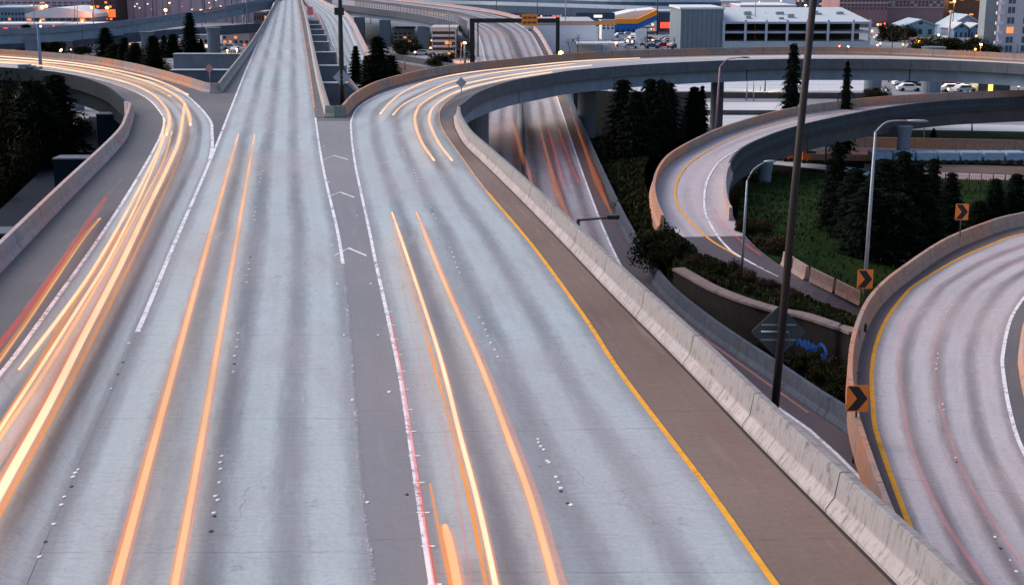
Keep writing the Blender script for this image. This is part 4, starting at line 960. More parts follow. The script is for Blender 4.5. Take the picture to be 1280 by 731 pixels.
def bush(x, yb, yt, wpx, label, me=None, zg=GZ, group='dark shrubs'):
    q = P(x, yb, zg); top = AY(x, yt, q.y); h = top.z-zg; wd = wpx*q.y/FPX
    t = thing('shrub', label, 'shrub', tuple(q), group); t.scale = (wd, wd, h/.95); t.rotation_euler = (0, 0, random.uniform(0, 6.28))
    o = bpy.data.objects.new('foliage', me or random.choice(BM)); S.collection.objects.link(o); o.parent = t
    return t
# centre gore conifers
tree(446, 128, 56, 27, 'slim dark conifer just right of the black pole in the centre gore', zg=-8)
tree(474, 134, 44, 40, 'broad dark conifer in the centre gore, taller than its neighbours', zg=-8, me=CW[0])
tree(490, 128, 68, 34, 'low dark conifer at the right end of the centre gore clump', zg=-8, me=CW[1])
tree(461, 132, 68, 30, 'short dark conifer filling the middle of the centre gore clump', zg=-8, me=CW[1])
# upper left row
for x, yb, yt, w_, lb in [(35, 66, 30, 22, 'dark conifer left of the pale blue pole'), (134, 80, 34, 22, 'pointed conifer at the left end of the row behind the left ramp'), (147, 82, 54, 26, 'squat dark conifer behind the left ramp, second in the row'), (157, 84, 46, 16, 'slim conifer, third in the row behind the left ramp'), (171, 86, 53, 22, 'round-shouldered conifer in the middle of the row behind the left ramp'),
      (194, 90, 44, 24, 'dark conifer right below the blue viaduct pier'), (206, 70, 44, 14, 'small conifer left of a pair behind the left ramp'), (217, 72, 42, 18, 'small conifer right of a pair behind the left ramp'), (239, 72, 15, 17, 'tallest slim conifer rising above the far viaduct'), (252, 72, 48, 12, 'little conifer leaning on the tallest one')]:
    tree(x, yb, yt, w_*1.3, lb, me=(CW[0] if w_ > 15 else None))
bush(63, 68, 48, 32, 'rounded dark shrub left of the amber street lamp under the far viaduct'); bush(104, 72, 55, 22, 'dark shrub behind the bright ramp streaks near the left'); bush(12, 64, 52, 30, 'dark shrub at the left edge under the far viaduct')
# big clump under ramp bridge
for x, yb, yt, w_, lb in [(777, 218, 97, 44, 'leftmost tall conifer of the clump under the ramp bridge'), (811, 212, 96, 40, 'dense conifer of the clump under the ramp bridge, left of the greener one'), (824, 214, 97, 30, 'slightly greener conifer tip in the clump under the ramp bridge'), (833, 206, 101, 38, 'conifer at the right side of the clump under the ramp bridge'), (793, 222, 112, 44, 'short front conifer of the clump under the ramp bridge')]:
    tree(x, yb, yt, w_*1.15, lb, zg=-9.5, me=random.choice(CW))
tree(866, 180, 107, 32, 'conifer standing alone between two pale streets, left of the bridge column', zg=-9.8, me=CW[0]); tree(876, 178, 106, 22, 'thin conifer touching the lone one left of the bridge column', zg=-9.8)
tree(986, 198, 51, 30, 'tall narrow conifer left of the leaning rusty pole', me=CW[1]); tree(1053, 196, 74, 30, 'ragged see-through conifer right of the leaning rusty pole', me=CG)
# big dark group right
for x, yb, yt, w_, lb in [(1040, 312, 178, 40, 'tall conifer at the left end of the big dark group beside the street lamp'), (1064, 322, 208, 50, 'broad conifer left of the street lamp in the big dark group'), (1098, 330, 196, 62, 'broad conifer right behind the street lamp pole'), (1122, 318, 186, 52, 'tall conifer right of the street lamp in the big dark group'), (1140, 310, 200, 48, 'conifer in the middle right of the big dark group'), (1160, 305, 196, 32, 'pointed conifer near the far chevron sign'), (1184, 300, 214, 34, 'small pointed conifer left of the far chevron sign'),
      (1080, 345, 232, 64, 'front conifer low behind the middle chevron sign'), (1115, 345, 240, 70, 'front conifer right of the middle chevron sign'), (1150, 320, 240, 60, 'front conifer above the curved barrier'), (1240, 290, 222, 30, 'conifer right of the far chevron sign'), (1266, 285, 216, 36, 'conifer at the right edge behind the chain fence'), (1222, 294, 250, 34, 'low conifer just right of the far chevron sign')]:
    tree(x, yb, yt, w_*1.1, lb, zg=-8.5 if yb > 300 else -9, me=random.choice(CW))
tree(1045, 216, 176, 16, 'slim small tree on the lawn edge beside the access road', zg=-9.8); tree(1166, 180, 160, 12, 'small lone conifer on the far verge under the loop bridge')
# small shrubs
for x, yb, yt, w_, zg, lb, me in [(818, 336, 280, 56, -6.4, 'large dark shrub covering the start of the retaining wall', BM[0]), (838, 326, 296, 40, -5.6, 'dark shrub beside the left edge of the loop road', BM[1]), (903, 350, 322, 40, -5.3, 'dark shrub on the verge between loop and retaining wall', BM[0]), (930, 358, 334, 36, -5.4, 'ragged shrub at the foot of the curved lamp pole', BM3), (955, 366, 345, 30, -5.5, 'small ragged shrub right of the curved lamp pole', BM3), (985, 378, 358, 30, -5.6, 'low shrub above the big diamond sign', BM3), (875, 336, 316, 26, -5.3, 'low shrub under the end of the yellow line', BM3),
      (943, 300, 268, 40, -6.2, 'brownish shrub inside the loop at the end of its pale barrier', BM3), (965, 322, 290, 44, -5.8, 'brownish shrub inside the loop beside the curved lamp pole', BM3), (930, 296, 272, 24, -5.6, 'dark little shrub touching the pale loop barrier', BM[1]), (1000, 470, 436, 50, -7.6, 'dark shrub at the foot of the graffiti wall', BM[0]), (1035, 492, 448, 56, -7.6, 'dark shrub below the right end of the graffiti', BM[1]), (1055, 512, 462, 50, -7.8, 'dark shrub left of the nearest chevron sign', BM[0]), (960, 448, 420, 40, -7.4, 'dark shrub under the big diamond sign', BM[1]),
      (773, 246, 222, 30, -8, 'dark shrub on the bank right of the lower road', BM[1]), (790, 275, 248, 40, -7.6, 'dark shrub halfway down the bank right of the lower road', BM[0])]:
    bush(x, yb, yt, w_, lb, me, zg)
# left hollow
for x, yb, yt, w_, lb in [(78, 240, 90, 62, 'tall dark conifer before the left ramp column'), (52, 250, 96, 66, 'dark conifer left of the ramp column, behind the dead bush')]:
    tree(x, yb, yt, w_*1.25, lb, me=CW[1])
for x, yb, yt, w_, lb, me in [(12, 215, 90, 80, 'tall olive shrub at the left edge under the ramp', 1), (40, 240, 100, 90, 'olive shrub below the roadside sign boxes', 0), (-14, 250, 100, 80, 'olive shrub cut by the left edge of the picture', 1), (6, 262, 160, 80, 'broad dark shrub low at the left edge', 0), (44, 238, 150, 70, 'broad dark shrub between the conifer and the pier walls', 1), (88, 200, 135, 48, 'dark shrub next to the far dark blue pier wall', 0), (-34, 300, 205, 80, 'dark shrub in the lowest corner of the left hollow', 1)]:
    bush(x, yb, yt, w_, lb, BM[me])
def cover(name, polyA, polyB, n, col, sz=.09):
    A, B = cr(polyA, 6), cr(polyB, 6); A, B = resample(A, 40), resample(B, 40); v = []; f = []; rn = random.Random(len(name))
    for _ in range(n):
        i = rn.randint(0, 38); t_ = rn.random(); q = A[i].lerp(A[i+1], t_).lerp(B[i].lerp(B[i+1], t_), rn.random())
        if math.sin(q.x*1.3+2*math.sin(q.y*.7))+math.sin(q.y*1.1) < rn.uniform(-1.6, .8): continue
        s_ = sz*rn.uniform(.5, 1.6); a_ = rn.uniform(0, 6.28); dx, dy = math.cos(a_)*s_*.5, math.sin(a_)*s_*.5
        b = len(v); v += [(q.x-dx, q.y-dy, q.z), (q.x+dx, q.y+dy, q.z), (q.x+dx*.6+rn.uniform(-.05, .05), q.y+dy*.6, q.z+s_*1.5), (q.x-dx*.7, q.y-dy*.7+.03, q.z+s_*1.3)]; f.append((b, b+1, b+2, b+3))
    o = mesh(name, v, f, col); tag(o, 'rough dark weeds and long grass growing on the slopes between the ramps', 'grass', None, 'stuff')
wd_ = leafmat('weed', (.012, .016, .005), (.05, .05, .022))
cover('weeds', [P(921, 276, -5.3), P(965, 323, -5.3), P(1040, 364, -6.1), P(1120, 400, -7.5)], [P(930, 214, -9.7), P(990, 215, -9.7), P(1100, 222, -9.7), P(1290, 226, -9.8)], 9000, leafmat('lawn_blade', (.010, .020, .005), (.026, .042, .012)), .10)
wo = offset(wt, -1.0)
cover('slope_weeds', [wo[0], wo[16], wo[32], wo[-1]], PP([(838, 290, -5.3), (889, 326, -5.3), (975, 361, -5.7), (1080, 405, -7.4)]), 9000, wd_, .16)
cover('bank_weeds', PP([(735, 172, -9.5), (757, 225, -7.6), (780, 280, -7.1), (812, 338, -7.1), (850, 386, -7.1)]), [P(830, 172, -9.5), P(806, 208, -6.5), P(812, 255, -5.5), P(838, 291, -5.35), P(846, 335, -5.2)], 9000, wd_, .2)
# bare city trees
def bare_mesh(seed):
    rn = random.Random(seed); mb = MB()
    def grow(p, d_, l_, r, lev):
        q = p+d_*l_; mb.add(tubeVF([p, q], [r, r*.65], 4))
        if lev == 0: return
        for _ in range(3 if lev > 1 else 4):
            nd = (d_+Vector((rn.uniform(-.8, .8), rn.uniform(-.8, .8), rn.uniform(-.1, .5)))).normalized(); grow(q, nd, l_*rn.uniform(.55, .8), r*.6, lev-1)
    grow(Vector((0, 0, 0)), Vector((0, 0, 1)), .3, .02, 4)
    me = bpy.data.meshes.new('branches'); me.from_pydata([tuple(v) for v in mb.v], [], mb.f); me.materials.append(M['trunk']); return me
BT = [bare_mesh(3), bare_mesh(5)]
for i, (x, yb, yt, lb) in enumerate([(712, 68, 44, 'bare tree right of the golden lamp on the ramp barrier'), (722, 68, 40, 'second bare tree in front of the white warehouse'), (752, 66, 46, 'bare tree left of the blue store car park'), (806, 64, 42, 'bare tree right of the white sign board'), (828, 64, 46, 'bare tree in the middle of the car park'), (842, 64, 44, 'bare tree against the metal hall corner'), (1115, 62, 30, 'bare tree right of the parking garage'), (1130, 62, 34, 'bare tree left of the teal house'), (1160, 64, 40, 'bare tree before the teal house'), (1205, 64, 44, 'bare tree before the largest blue house'), (568, 74, 38, 'bare tree between the parking structure and the gantry'), (615, 60, 40, 'bare tree hidden beyond the gantry leg')][:11]):
    q = P(x, yb, GZ); h = AY(x, yt, q.y).z-GZ
    t = thing('bare_tree', lb, 'tree', tuple(q), 'bare trees of the city'); t.scale = (h, h, h)
    o = bpy.data.objects.new('branches', BT[i % 2]); S.collection.objects.link(o); o.parent = t
for x, yb, yt, w_, lb in [(1170, 66, 44, 50, 'dark hedge like shrub mass below the teal house'), (1205, 66, 45, 46, 'dark shrub mass below the largest blue house'), (1110, 52, 28, 24, 'dark shrub mass before the brick warehouse'), (1130, 50, 30, 26, 'dark shrub left above the teal house'), (1240, 68, 55, 20, 'dark shrub at the foot of the apartment tower'), (1095, 128, 108, 30, 'dark shrub at the foot of the fat ramp pier'), (508, 68, 48, 34, 'dark shrub mass between the viaduct columns'), (552, 84, 66, 30, 'low dark shrub in front of the small parking structure')]:
    bush(x, yb, yt, w_, lb)

# ------------------------------------------------------------------ poles, lamps, signs
def lamp(label, base, top, arm, r, m, hm=None, lit=None, name='street_lamp', grp='street lamps', hl=.8, r2=None, at=None):
    t = thing(name, label, 'street lamp', tuple(base), grp)
    tube('pole', [base, base.lerp(top, .5), top], [r, r*.85, r2 or r*.6], m, t, 10)
    if arm is not None:
        tube('arm', cr([top, top.lerp(arm, .35)+Vector((0, 0, (arm-top).length*.18)), arm], 5), r*.38, m, t, 8)
        dd = (arm-top); dd.z = 0; dd.normalize()
        e = arm+dd*hl
        v, f = tubeVF([arm-dd*.1, arm+dd*hl*.35, arm+dd*hl*.8, e], [.06, .16, .15, .05], 10, ry=[.04, .09, .08, .03]); mesh('lamp_head', v, f, hm or M['steel'], t, smooth=True)
    return t
def on(x, y, Yb): return AY(x, y, Yb)
# leaning pole
b0 = AY(966, 515, 38.6); tp = AY(1018, -14, 38.6)
t = thing('lamp_pole', 'tall leaning rusty brown pole clamped to the outside of the long highway barrier', 'pole', tuple(b0))
tube('pole', [b0+Vector((0, 0, -1.2)), b0.lerp(tp, .5), tp], [.125, .115, .10], M['rust'], t, 14)
box('clamp', b0.x-.2, b0.x+.3, b0.y-.15, b0.y+.15, b0.z-1.0, b0.z-.15, M['black'], t)
c = AY(976, 416, 38.6)
tube('bracket', [c+Vector((-.55, .14, 0)), c+Vector((.25, .14, 0)), c+Vector((.3, .14, -.4))], .025, M['steel'], t, 6)
tube('bracket', [c+Vector((-.05, .14, -.9)), c+Vector((.35, .14, -.9))], .02, M['black'], t, 6)
def diamond(label, x, y, Yd, half, m, face=None, post=None, brace=True, grp='diamond warning signs'):
    q = AY(x, y, Yd)
    t = thing('warning_sign', label, 'sign', tuple(q), grp)
    k = half; rd = .045*k
    poly = [(q.x-rd, q.z+k-rd), (q.x-k+rd, q.z+rd), (q.x-k+rd, q.z-rd), (q.x-rd, q.z-k+rd), (q.x+rd, q.z-k+rd), (q.x+k-rd, q.z-rd), (q.x+k-rd, q.z+rd), (q.x+rd, q.z+k-rd)]
    MB().prism(list(reversed(poly)), q.y, q.y+.02).out('sign_panel', m, t)
    if brace:
        for dz in (-.28, .28): box('brace', q.x-k*.62, q.x+k*.62, q.y-.04, q.y-.003, q.z+dz*k-.02, q.z+dz*k+.02, M['steel'], t)
    if post: tube('post', [(q.x, q.y+.06, post), (q.x, q.y+.06, q.z+k*.8)], .045, M['steel'], t, 8)
    return t
diamond('large grey back of a diamond sign hung on the leaning rusty pole', 973, 415, 38.9, .82, plain('dull_aluminium', (.055, .06, .065), .6, .15, 3))
diamond('pale grey back of a diamond sign behind the black pole in the centre gore', 427, 97, P(425, 138, 0).y+1.0, .78, M['signwh'], post=.0)
diamond('small grey diamond sign standing on the inner barrier where the ramp starts to bend', 576.5, 103.5, P(576, 128, 0).y, .52, M['signwh'], post=.9)
diamond('weathered pink diamond sign in front of the grey pier wall at left', 261.5, 86, P(263, 113, 0).y+.8, .48, M['signpk'], post=.3, brace=False)
diamond('small grey diamond sign on the far barrier of the ramp, below the blue store', 784.5, 61, P(784, 72, 0).y+.6, .42, M['signwh'], post=.4)
# black pole of the centre gore
bq = P(427.5, 137, 0); bq.y += .5
t = thing('lamp_pole', 'straight black pole rising out of the frame from the centre gore nose', 'pole', tuple(bq))
tpq = AY(424, -16, bq.y); tube('pole', [bq+Vector((0, 0, -1)), bq.lerp(tpq, .5), tpq], [.24, .22, .2], M['black'], t, 12)
cq = AY(424.5, 14, bq.y); box('junction_box', cq.x-.42, cq.x+.42, cq.y-.4, cq.y-.22, cq.z-.35, cq.z+.3, M['black'], t)
# right street lamp
B1 = P(1078.5, 391, -8); lamp('tall street lamp with a long horizontal head beside the middle chevron sign', B1, AY(1094.5, 165, B1.y), AY(1136, 151, B1.y-.5), .13, M['steel'], hl=1.1)
B2 = P(927, 341, -5.4); lamp('curved grey street lamp inside the loop ramp', B2, AY(934, 226, B2.y), AY(957, 202, B2.y), .09, M['steel'], hl=.6)
B3 = P(892, 194, GZ); lamp('pinkish street lamp in front of the bridge column left of the loop', B3, AY(900, 84, B3.y), AY(925, 72, B3.y), .16, mcol('pink_steel', (.40, .24, .24)), hl=1.2, hm=M['black'])
B4 = P(52, 96, -9); B4 = P(51.5, 92, -.5); lamp('pale blue pole crossing the bright streaks at the left', B4, AY(47, 30, B4.y), None, .24, mcol('blue_steel', (.16, .24, .34)))
# black angular lamp over lower road
q = P(723, 312, -7); q2 = AY(722.5, 275, 66); q3 = AY(774, 270.5, 64)
t = thing('angled_lamp', 'black angled lamp with a flat box end rising behind the long highway barrier', 'lamp', (q2.x, 66, -7))
tube('pole', [(q2.x, 66, -7), (q2.x, 66, q2.z+.05)], .09, M['black'], t, 4); tube('arm', [q2, q3], .07, M['black'], t, 4)
e = AY(766, 271.5, 64.3); box('box_end', e.x-.28, e.x+.3, e.y-.1, e.y+.25, e.z-.10, e.z+.10, M['black'], t)
# gantry
Yg = P(640, 73, -6.6).y
g0, g1, g2 = AY(591, 70, Yg), AY(697, 70, Yg), AY(600, 90, Yg)
t = thing('sign_gantry', 'black sign gantry spanning the crest of the lower road', 'gantry', (g0.x, Yg, GZ)); zt = AY(640, 25.5, Yg).z
def gb(n, x0, x1, z0, z1, w_=.7, m=None): box(n, x0, x1, Yg, Yg+w_, z0, z1, m or M['black'], t)
gb('leg', g0.x-.6, g0.x+.4, GZ, zt+.35); gb('leg', g1.x-.4, g1.x+.4, GZ, zt+.6)
gb('beam', g0.x+.41, g1.x-.41, zt-.55, zt+.35)
x = AY(597.5, 40, Yg).x; box('drop_post', x-.13, x+.13, Yg-.5, Yg-.2, GZ, zt, M['black'], t)
a, b = AY(652, 30, Yg).x, AY(672, 22, Yg).x
pn = box('sign_panel', a, b, Yg-.3, Yg-.1, zt-1.15, zt+1.2, mcol('panel_orange', (.85, .27, .04)), t)
for r_, row in enumerate([(.10, .32, .38, .66, .72, .9), (.08, .3, .36, .6, .66, .92)]):
    for i in range(0, 6, 2): box('lettering', a+(b-a)*row[i], a+(b-a)*row[i+1], Yg-.33, Yg-.303, zt+.28-r_*1.0, zt+.72-r_*1.0, mcol('lettering_brown', (.20, .06, .02)), t)
box('lamp_bar', a+(b-a)*.42, a+(b-a)*.6, Yg-1.0, Yg-.6, zt-2.2, zt-1.95, M['black'], t)
# little red square sign at the far gore
q = AY(387.5, 13.5, 300); t = thing('gore_sign', 'small pink-red square sign at the far gore between highway and sunken road', 'sign', (q.x, 300, -.2))
box('sign_panel', q.x-.6, q.x+.6, 300, 300.1, q.z-1.0, q.z+.8, mcol('panel_pink', (.70, .16, .24)), t); tube('post', [(q.x, 300.15, 0), (q.x, 300.15, q.z)], .08, M['steel'], t)
# chevron signs
def chev(label, x, y, zc_px, wpx, pb):
    Yc = 1700*.9/wpx*(.945 if wpx == 28 else 1)
    q = AY(x, y, Yc); t = thing('chevron_sign', label, 'sign', tuple(q), 'orange chevron signs'); w_, h_ = .44, .55
    r = .05
    poly = [(-w_+r, -h_), (w_-r, -h_), (w_, -h_+r), (w_, h_-r), (w_-r, h_), (-w_+r, h_), (-w_, h_-r), (-w_, -h_+r)]
    MB().prism([(q.x+a_, q.z+b_) for a_, b_ in poly], q.y, q.y+.02).out('sign_panel', M['signor'], t)
    ch = [(-.40, .50), (.02, .50), (.40, 0), (.02, -.50), (-.40, -.50), (-.02, 0)]
    MB().prism([(q.x+a_, q.z+b_) for a_, b_ in reversed(ch)], q.y-.004, q.y-.001).out('chevron', M['black'], t)
    tube('post', [(q.x, q.y+.07, pb), (q.x, q.y+.07, q.z+.4)], .045, M['black'], t, 8)
    t.rotation_euler = (0, 0, 0)
chev('nearest and largest orange chevron sign, overlapping the left barrier of the curved road', 1072, 498, 0, 28, -8)
chev('middle orange chevron sign at the foot of the tall street lamp', 1081.5, 349, 0, 20.5, -8)
chev('farthest orange chevron sign among the conifers near the right edge', 1202.5, 265, 0, 17, -8)
# roadside boxes at left ramp
for i, (x, w_, h_) in enumerate([(30, 1.2, 2.6), (38, .8, 2.2), (42, 1.0, 1.8)]):
    Yq = 158; q = AY(x, 95, Yq); zt_ = AY(x, 82+i*1.5, Yq).z
    t = thing('signal_cabinet', ['leftmost ribbed blue-grey cabinet by the left ramp', 'middle blue-grey cabinet by the left ramp', 'rightmost low blue-grey cabinet by the left ramp'][i], 'cabinet', (q.x, Yq, GZ), 'cabinets by the left ramp')
    box('body', q.x-w_/2, q.x+w_/2, Yq, Yq+.8, zt_-h_, zt_, mcol('cabinet_blue', (.22, .28, .34)), t)
    box('roof', q.x-w_/2-.08, q.x+w_/2+.08, Yq-.08, Yq+.88, zt_+.003, zt_+.1, M['steel'], t)
    tube('post', [(q.x, Yq+.4, GZ), (q.x, Yq+.4, zt_-h_+.05)], .12, M['steel'], t)

# far poles: x at base, y base, x top, y top, half width px, material, label
PK = mcol('pink_steel', (.40, .24, .24)); DK = M['black']
for xb, yb, xt, yt, r_, m, lb in [
    (170.5, 62, 169, 30, .13, PK, 'orange-pink pole standing under the far viaduct among conifers'), (191.5, 26, 190, -10, .2, DK, 'dark thin pole in front of the mauve block, left one'), (205, 46, 203, -6, .16, DK, 'dark thin pole crossing the left end of the viaduct before the mauve block'),
    (256, 16, 254.5, -10, .2, DK, 'dark pole beside the second amber lamp on the viaduct'), (290, 22, 289, -10, .2, DK, 'dark pole crossing the viaduct near the highway'), (303.5, 42, 304, -8, .3, M['steel'], 'thick grey pole left of a pair near the highway'), (308, 46, 307, -8, .3, M['steel'], 'thick grey pole right of a pair near the highway'), (319, 20, 318, -10, .2, DK, 'thin dark pole on the viaduct next to the highway edge'),
    (43, 46, 42, 0, .16, PK, 'reddish pole before the curved hall'), (97, 40, 96, -8, .16, PK, 'pinkish pole before the right half of the curved hall'), (117, 44, 116.5, -5, .16, PK, 'pinkish pole at the corner of the dark brick block'), (94, 34, 93, 5, .14, DK, 'short dark pole before the curved hall'), (6, 30, 5, -5, .15, M['steel'], 'grey pole at the far left edge'), (14.5, 30, 14, 6, .12, PK, 'short pink pole at the far left edge'),
    (484, 56, 481, 18, .13, M['steel'], 'pale pole in front of the left viaduct column'), (491.5, 84, 490, 62, .16, PK, 'short orange post by the centre gore conifers'), (506, 88, 505.5, 74, .2, PK, 'second short orange post by the centre gore'), (561, 86, 561.5, 30, .12, DK, 'dark slim pole in front of the small parking structure'), (576, 78, 576.5, 52, .14, PK, 'orange-lit post left of the amber lamp under the viaduct'), (581, 80, 581, 54, .3, M['steel'], 'grey post carrying the amber lamp by the gantry'),
    (671.5, 40, 671.5, -12, .14, DK, 'dark pole rising beside the orange gantry panel'), (706, 62, 707.5, -12, .16, PK, 'tall pinkish pole just right of the gantry'), (620, 18, 621, -10, .15, DK, 'dark pole above the crest of the lower road'), (720, 30, 720.5, 10, .12, DK, 'short dark pole behind the white warehouse'), (748, 58, 748.5, 35, .15, M['steel'], 'grey pole before the white office'), (794, 42, 794, 12, .12, DK, 'thin dark pole before the blue store'),
    (821.5, 44, 822, -8, .25, DK, 'thick dark pole at the right edge of the blue store'), (809, 60, 809, 35, .14, DK, 'dark pole right of the white sign board'), (842.5, 38, 843, 5, .12, DK, 'thin dark pole before the red lettering'), (857, 62, 857, 28, .12, DK, 'slim dark pole against the metal hall'), (943, 62, 945, -6, .14, PK, 'pink pole crossing the left part of the garage'), (954, 60, 957, 15, .14, M['steel'], 'grey pole crossing the garage near the pink one'),
    (1068.5, 62, 1068.5, 46, .1, DK, 'short dark pole at the right end of the garage wall'), (1184.5, 65, 1189, 13, .32, mcol('pale_pink_pole', (.50, .36, .36)), 'pale thick pole in front of the largest blue house'), (1150, 66, 1150, 52, .12, DK, 'short pole under the left red street lamp'), (1271.5, 68, 1271.5, 55, .1, DK, 'short dark post at the foot of the apartment tower'), (1116, 52, 1116, 38, .12, DK, 'thin pole at the street right of the garage'),
    (933, 126, 934, 101, .12, M['steel'], 'left leg pole of the pale frame in the rail yard'), (942, 126, 942, 102, .12, M['steel'], 'middle pole of the pale frame in the rail yard'), (950.5, 114, 950.5, 100, .1, M['steel'], 'short pole of the rail yard left of the golden lamp'), (1081, 122, 1080.5, 104, .12, DK, 'dark post left of the fat ramp pier'), (1032, 206, 1033, 174, .12, DK, 'dark post on the access road right of the leaning pole'), (1155, 178, 1155.5, 160, .1, PK, 'pinkish post on the far verge'), (1215, 165, 1215, 154, .12, DK, 'small dark post on the far north road'),
    (237, 68, 237, 54, .08, M['steel'], 'thin grey pole on the upper left pier wall, straight one'), (463, 12, 464, -8, .14, DK, 'dark pole on the viaduct above the gore conifers')]:
    zb_ = GZ
    q = P(xb, max(yb, 30), zb_); Yp = q.y; q = AY(xb, yb, Yp); tp_ = AY(xt, yt, Yp)
    if yb < 30: q = AY(xb, yb, Yp)
    o = tube('light_pole', [Vector((q.x, Yp, GZ)) if abs(q.z-GZ) > .2 else q, q.lerp(tp_, .5), tp_], [r_, r_*.85, r_*.7], m, None, 8); tag(o, lb, 'pole', 'distant poles')
# lit lamps on poles in the distance
def bulb(x, y, Yb, r, m, label, col, en, post=True):
    r *= .72
    q = AY(x, y, Yb); t = thing('lit_lamp', label, 'lamp', (q.x, Yb, GZ), 'lit street lamps')
    v = []; f = []; n = 10; mm = 6
    for i in range(mm+1):
        for k in range(n):
            ph = math.pi*i/mm; an = 2*math.pi*k/n; v.append((q.x+r*math.sin(ph)*math.cos(an), q.y+r*math.sin(ph)*math.sin(an), q.z+r*.8*math.cos(ph)))
    for i in range(mm):
        for k in range(n): f.append((i*n+k, (i+1)*n+k, (i+1)*n+(k+1) % n, i*n+(k+1) % n))
    mesh('lamp_globe', v, f, m, t, smooth=True)
    if post: tube('post', [(q.x, Yb, GZ), (q.x, Yb, q.z-r*.75)], .12, M['black'], t, 6)
    ld = bpy.data.lights.new('lamp_light', 'POINT'); ld.energy = en*.5; ld.color = col; ld.shadow_soft_size = r
    lo = bpy.data.objects.new('lamp_light', ld); S.collection.objects.link(lo); lo.parent = t; lo.location = (0, -r*1.3, q.z-GZ)
AMB = (1, .35, .1); GLD = (1, .75, .3)
for x, y, Yb, r, m, lb, c, e in [(72, 50, 370, .55, WA, 'amber lamp glowing under the far viaduct at left', AMB, 2500), (58, 8, 560, 1.0, WA, 'amber lamp above the curved hall', AMB, 4000), (40, 8, 560, .7, WW, 'whitish lamp at the upper left above the depot', AMB, 2500), (115, 10, 520, .8, WA, 'amber lamp left of the dark brick block', AMB, 3000), (134, 10, 520, 1.0, WA, 'amber lamp in front of the dark brick block', AMB, 5000), (207, 13, 480, .9, WA, 'amber lamp in front of the mauve block, left one', AMB, 5000), (251.5, 14, 470, 1.0, WA, 'amber lamp in front of the mauve block, right one', AMB, 6000), (212, 4, 540, .5, WW, 'small white lamp near the top of the mauve block', AMB, 500),
     (581, 54, 330, .6, WA, 'amber lamp on the grey post by the gantry', AMB, 4000), (701, 66.5, 214, .55, WG, 'golden lamp sitting low behind the far ramp barrier right of the gantry', GLD, 1500), (957, 94.5, 250, .42, WG, 'golden lamp below the ramp bridge left of the tall conifer', GLD, 1500), (1206, 97, 250, .5, WG, 'golden lamp below the ramp bridge left of the kiosk', GLD, 2000), (1149, 52, 370, .6, WA, 'red-orange lamp before the teal house', AMB, 3000), (1177, 62, 330, .7, WA, 'orange lamp on the ramp edge before the blue houses', AMB, 4000), (1226, 56, 330, .45, WW, 'small warm lamp beside the apartment tower', AMB, 1200), (1106, 30, 470, .6, WR, 'right one of two red traffic lights before the brick warehouse', (1, .1, .05), 600), (1101, 31, 475, .55, WR, 'left one of two red traffic lights before the brick warehouse', (1, .1, .05), 600),
     (770, 54, 340, .5, WA, 'amber tail lamp glow left of the white sign board', AMB, 800), (1049, 58, 345, .4, WR, 'red lamp at the foot of the garage', (1, .2, .1), 600), (1060, 59, 345, .4, WW, 'white lamp at the foot of the garage', GLD, 900), (284, 63, 300, .3, WA, 'left orange work light on top of the upper left pier wall', AMB, 1500), (296, 62, 300, .3, WA, 'right orange work light on top of the upper left pier wall', AMB, 1500), (591, 10, 560, .6, WW, 'white lamp under the blue viaduct above the gantry', GLD, 1200), (1007, 7, 560, .6, WG, 'golden lamp right beside the top of the leaning pole', GLD, 900), (1193, 2, 450, .7, WA, 'amber lamp at the top edge left of the glowing floors', AMB, 2500)]:
    bulb(x, y, Yb, r, m, lb, c, e)

rl_ = random.Random(5)
def twinkle(n, x0, x1, y0, y1, label, ms):
    for _ in range(n):
        x = rl_.uniform(x0, x1); y = rl_.uniform(y0, y1); Yb = P(640, y+7, GZ).y; q = AY(x, y, Yb); r_ = rl_.uniform(.18, .40)
        m = rl_.choice(ms); t = thing('small_lamp', label, 'lamp', (q.x, Yb, GZ), 'small lamps of the city')
        v, f = tubeVF([q+Vector((0, 0, -r_)), q+Vector((0, 0, -r_*.4)), q+Vector((0, 0, r_*.5)), q+Vector((0, 0, r_))], [r_*.5, r_, r_, r_*.4], 8); mesh('globe', v, f, m, t)
        tube('post', [(q.x, Yb, GZ), (q.x, Yb, q.z-r_)], .07, M['black'], t, 5)
twinkle(48, 0, 145, 8, 38, 'small lamp among the halls and shops at upper left', [WA, WA, WR, WW])
twinkle(14, 222, 320, 36, 60, 'small lamp below the far viaduct behind the upper left pier wall', [WA, WR, WR])
twinkle(12, 10, 215, 52, 64, 'small lamp between the conifers under the far viaduct', [WA, WW])
twinkle(20, 590, 770, 5, 22, 'small lamp among the low sheds under the blue viaduct', [WW, WA, WG])
twinkle(14, 770, 850, 30, 60, 'small lamp in the car park between the blue store and the metal hall', [WW, WR, WA])
twinkle(26, 825, 1050, 1, 18, 'small lamp among the blocks above the garage roof', [WA, WW, WG])
twinkle(22, 1090, 1235, 30, 62, 'small lamp in the streets before the brick warehouse and blue houses', [WA, WR, WW])
twinkle(12, 1180, 1280, 99, 112, 'small lamp in the yard below the right end of the ramp bridge', [WA, WW, WG])
twinkle(8, 500, 580, 50, 72, 'small lamp behind the wide viaduct columns', [WA, WW])
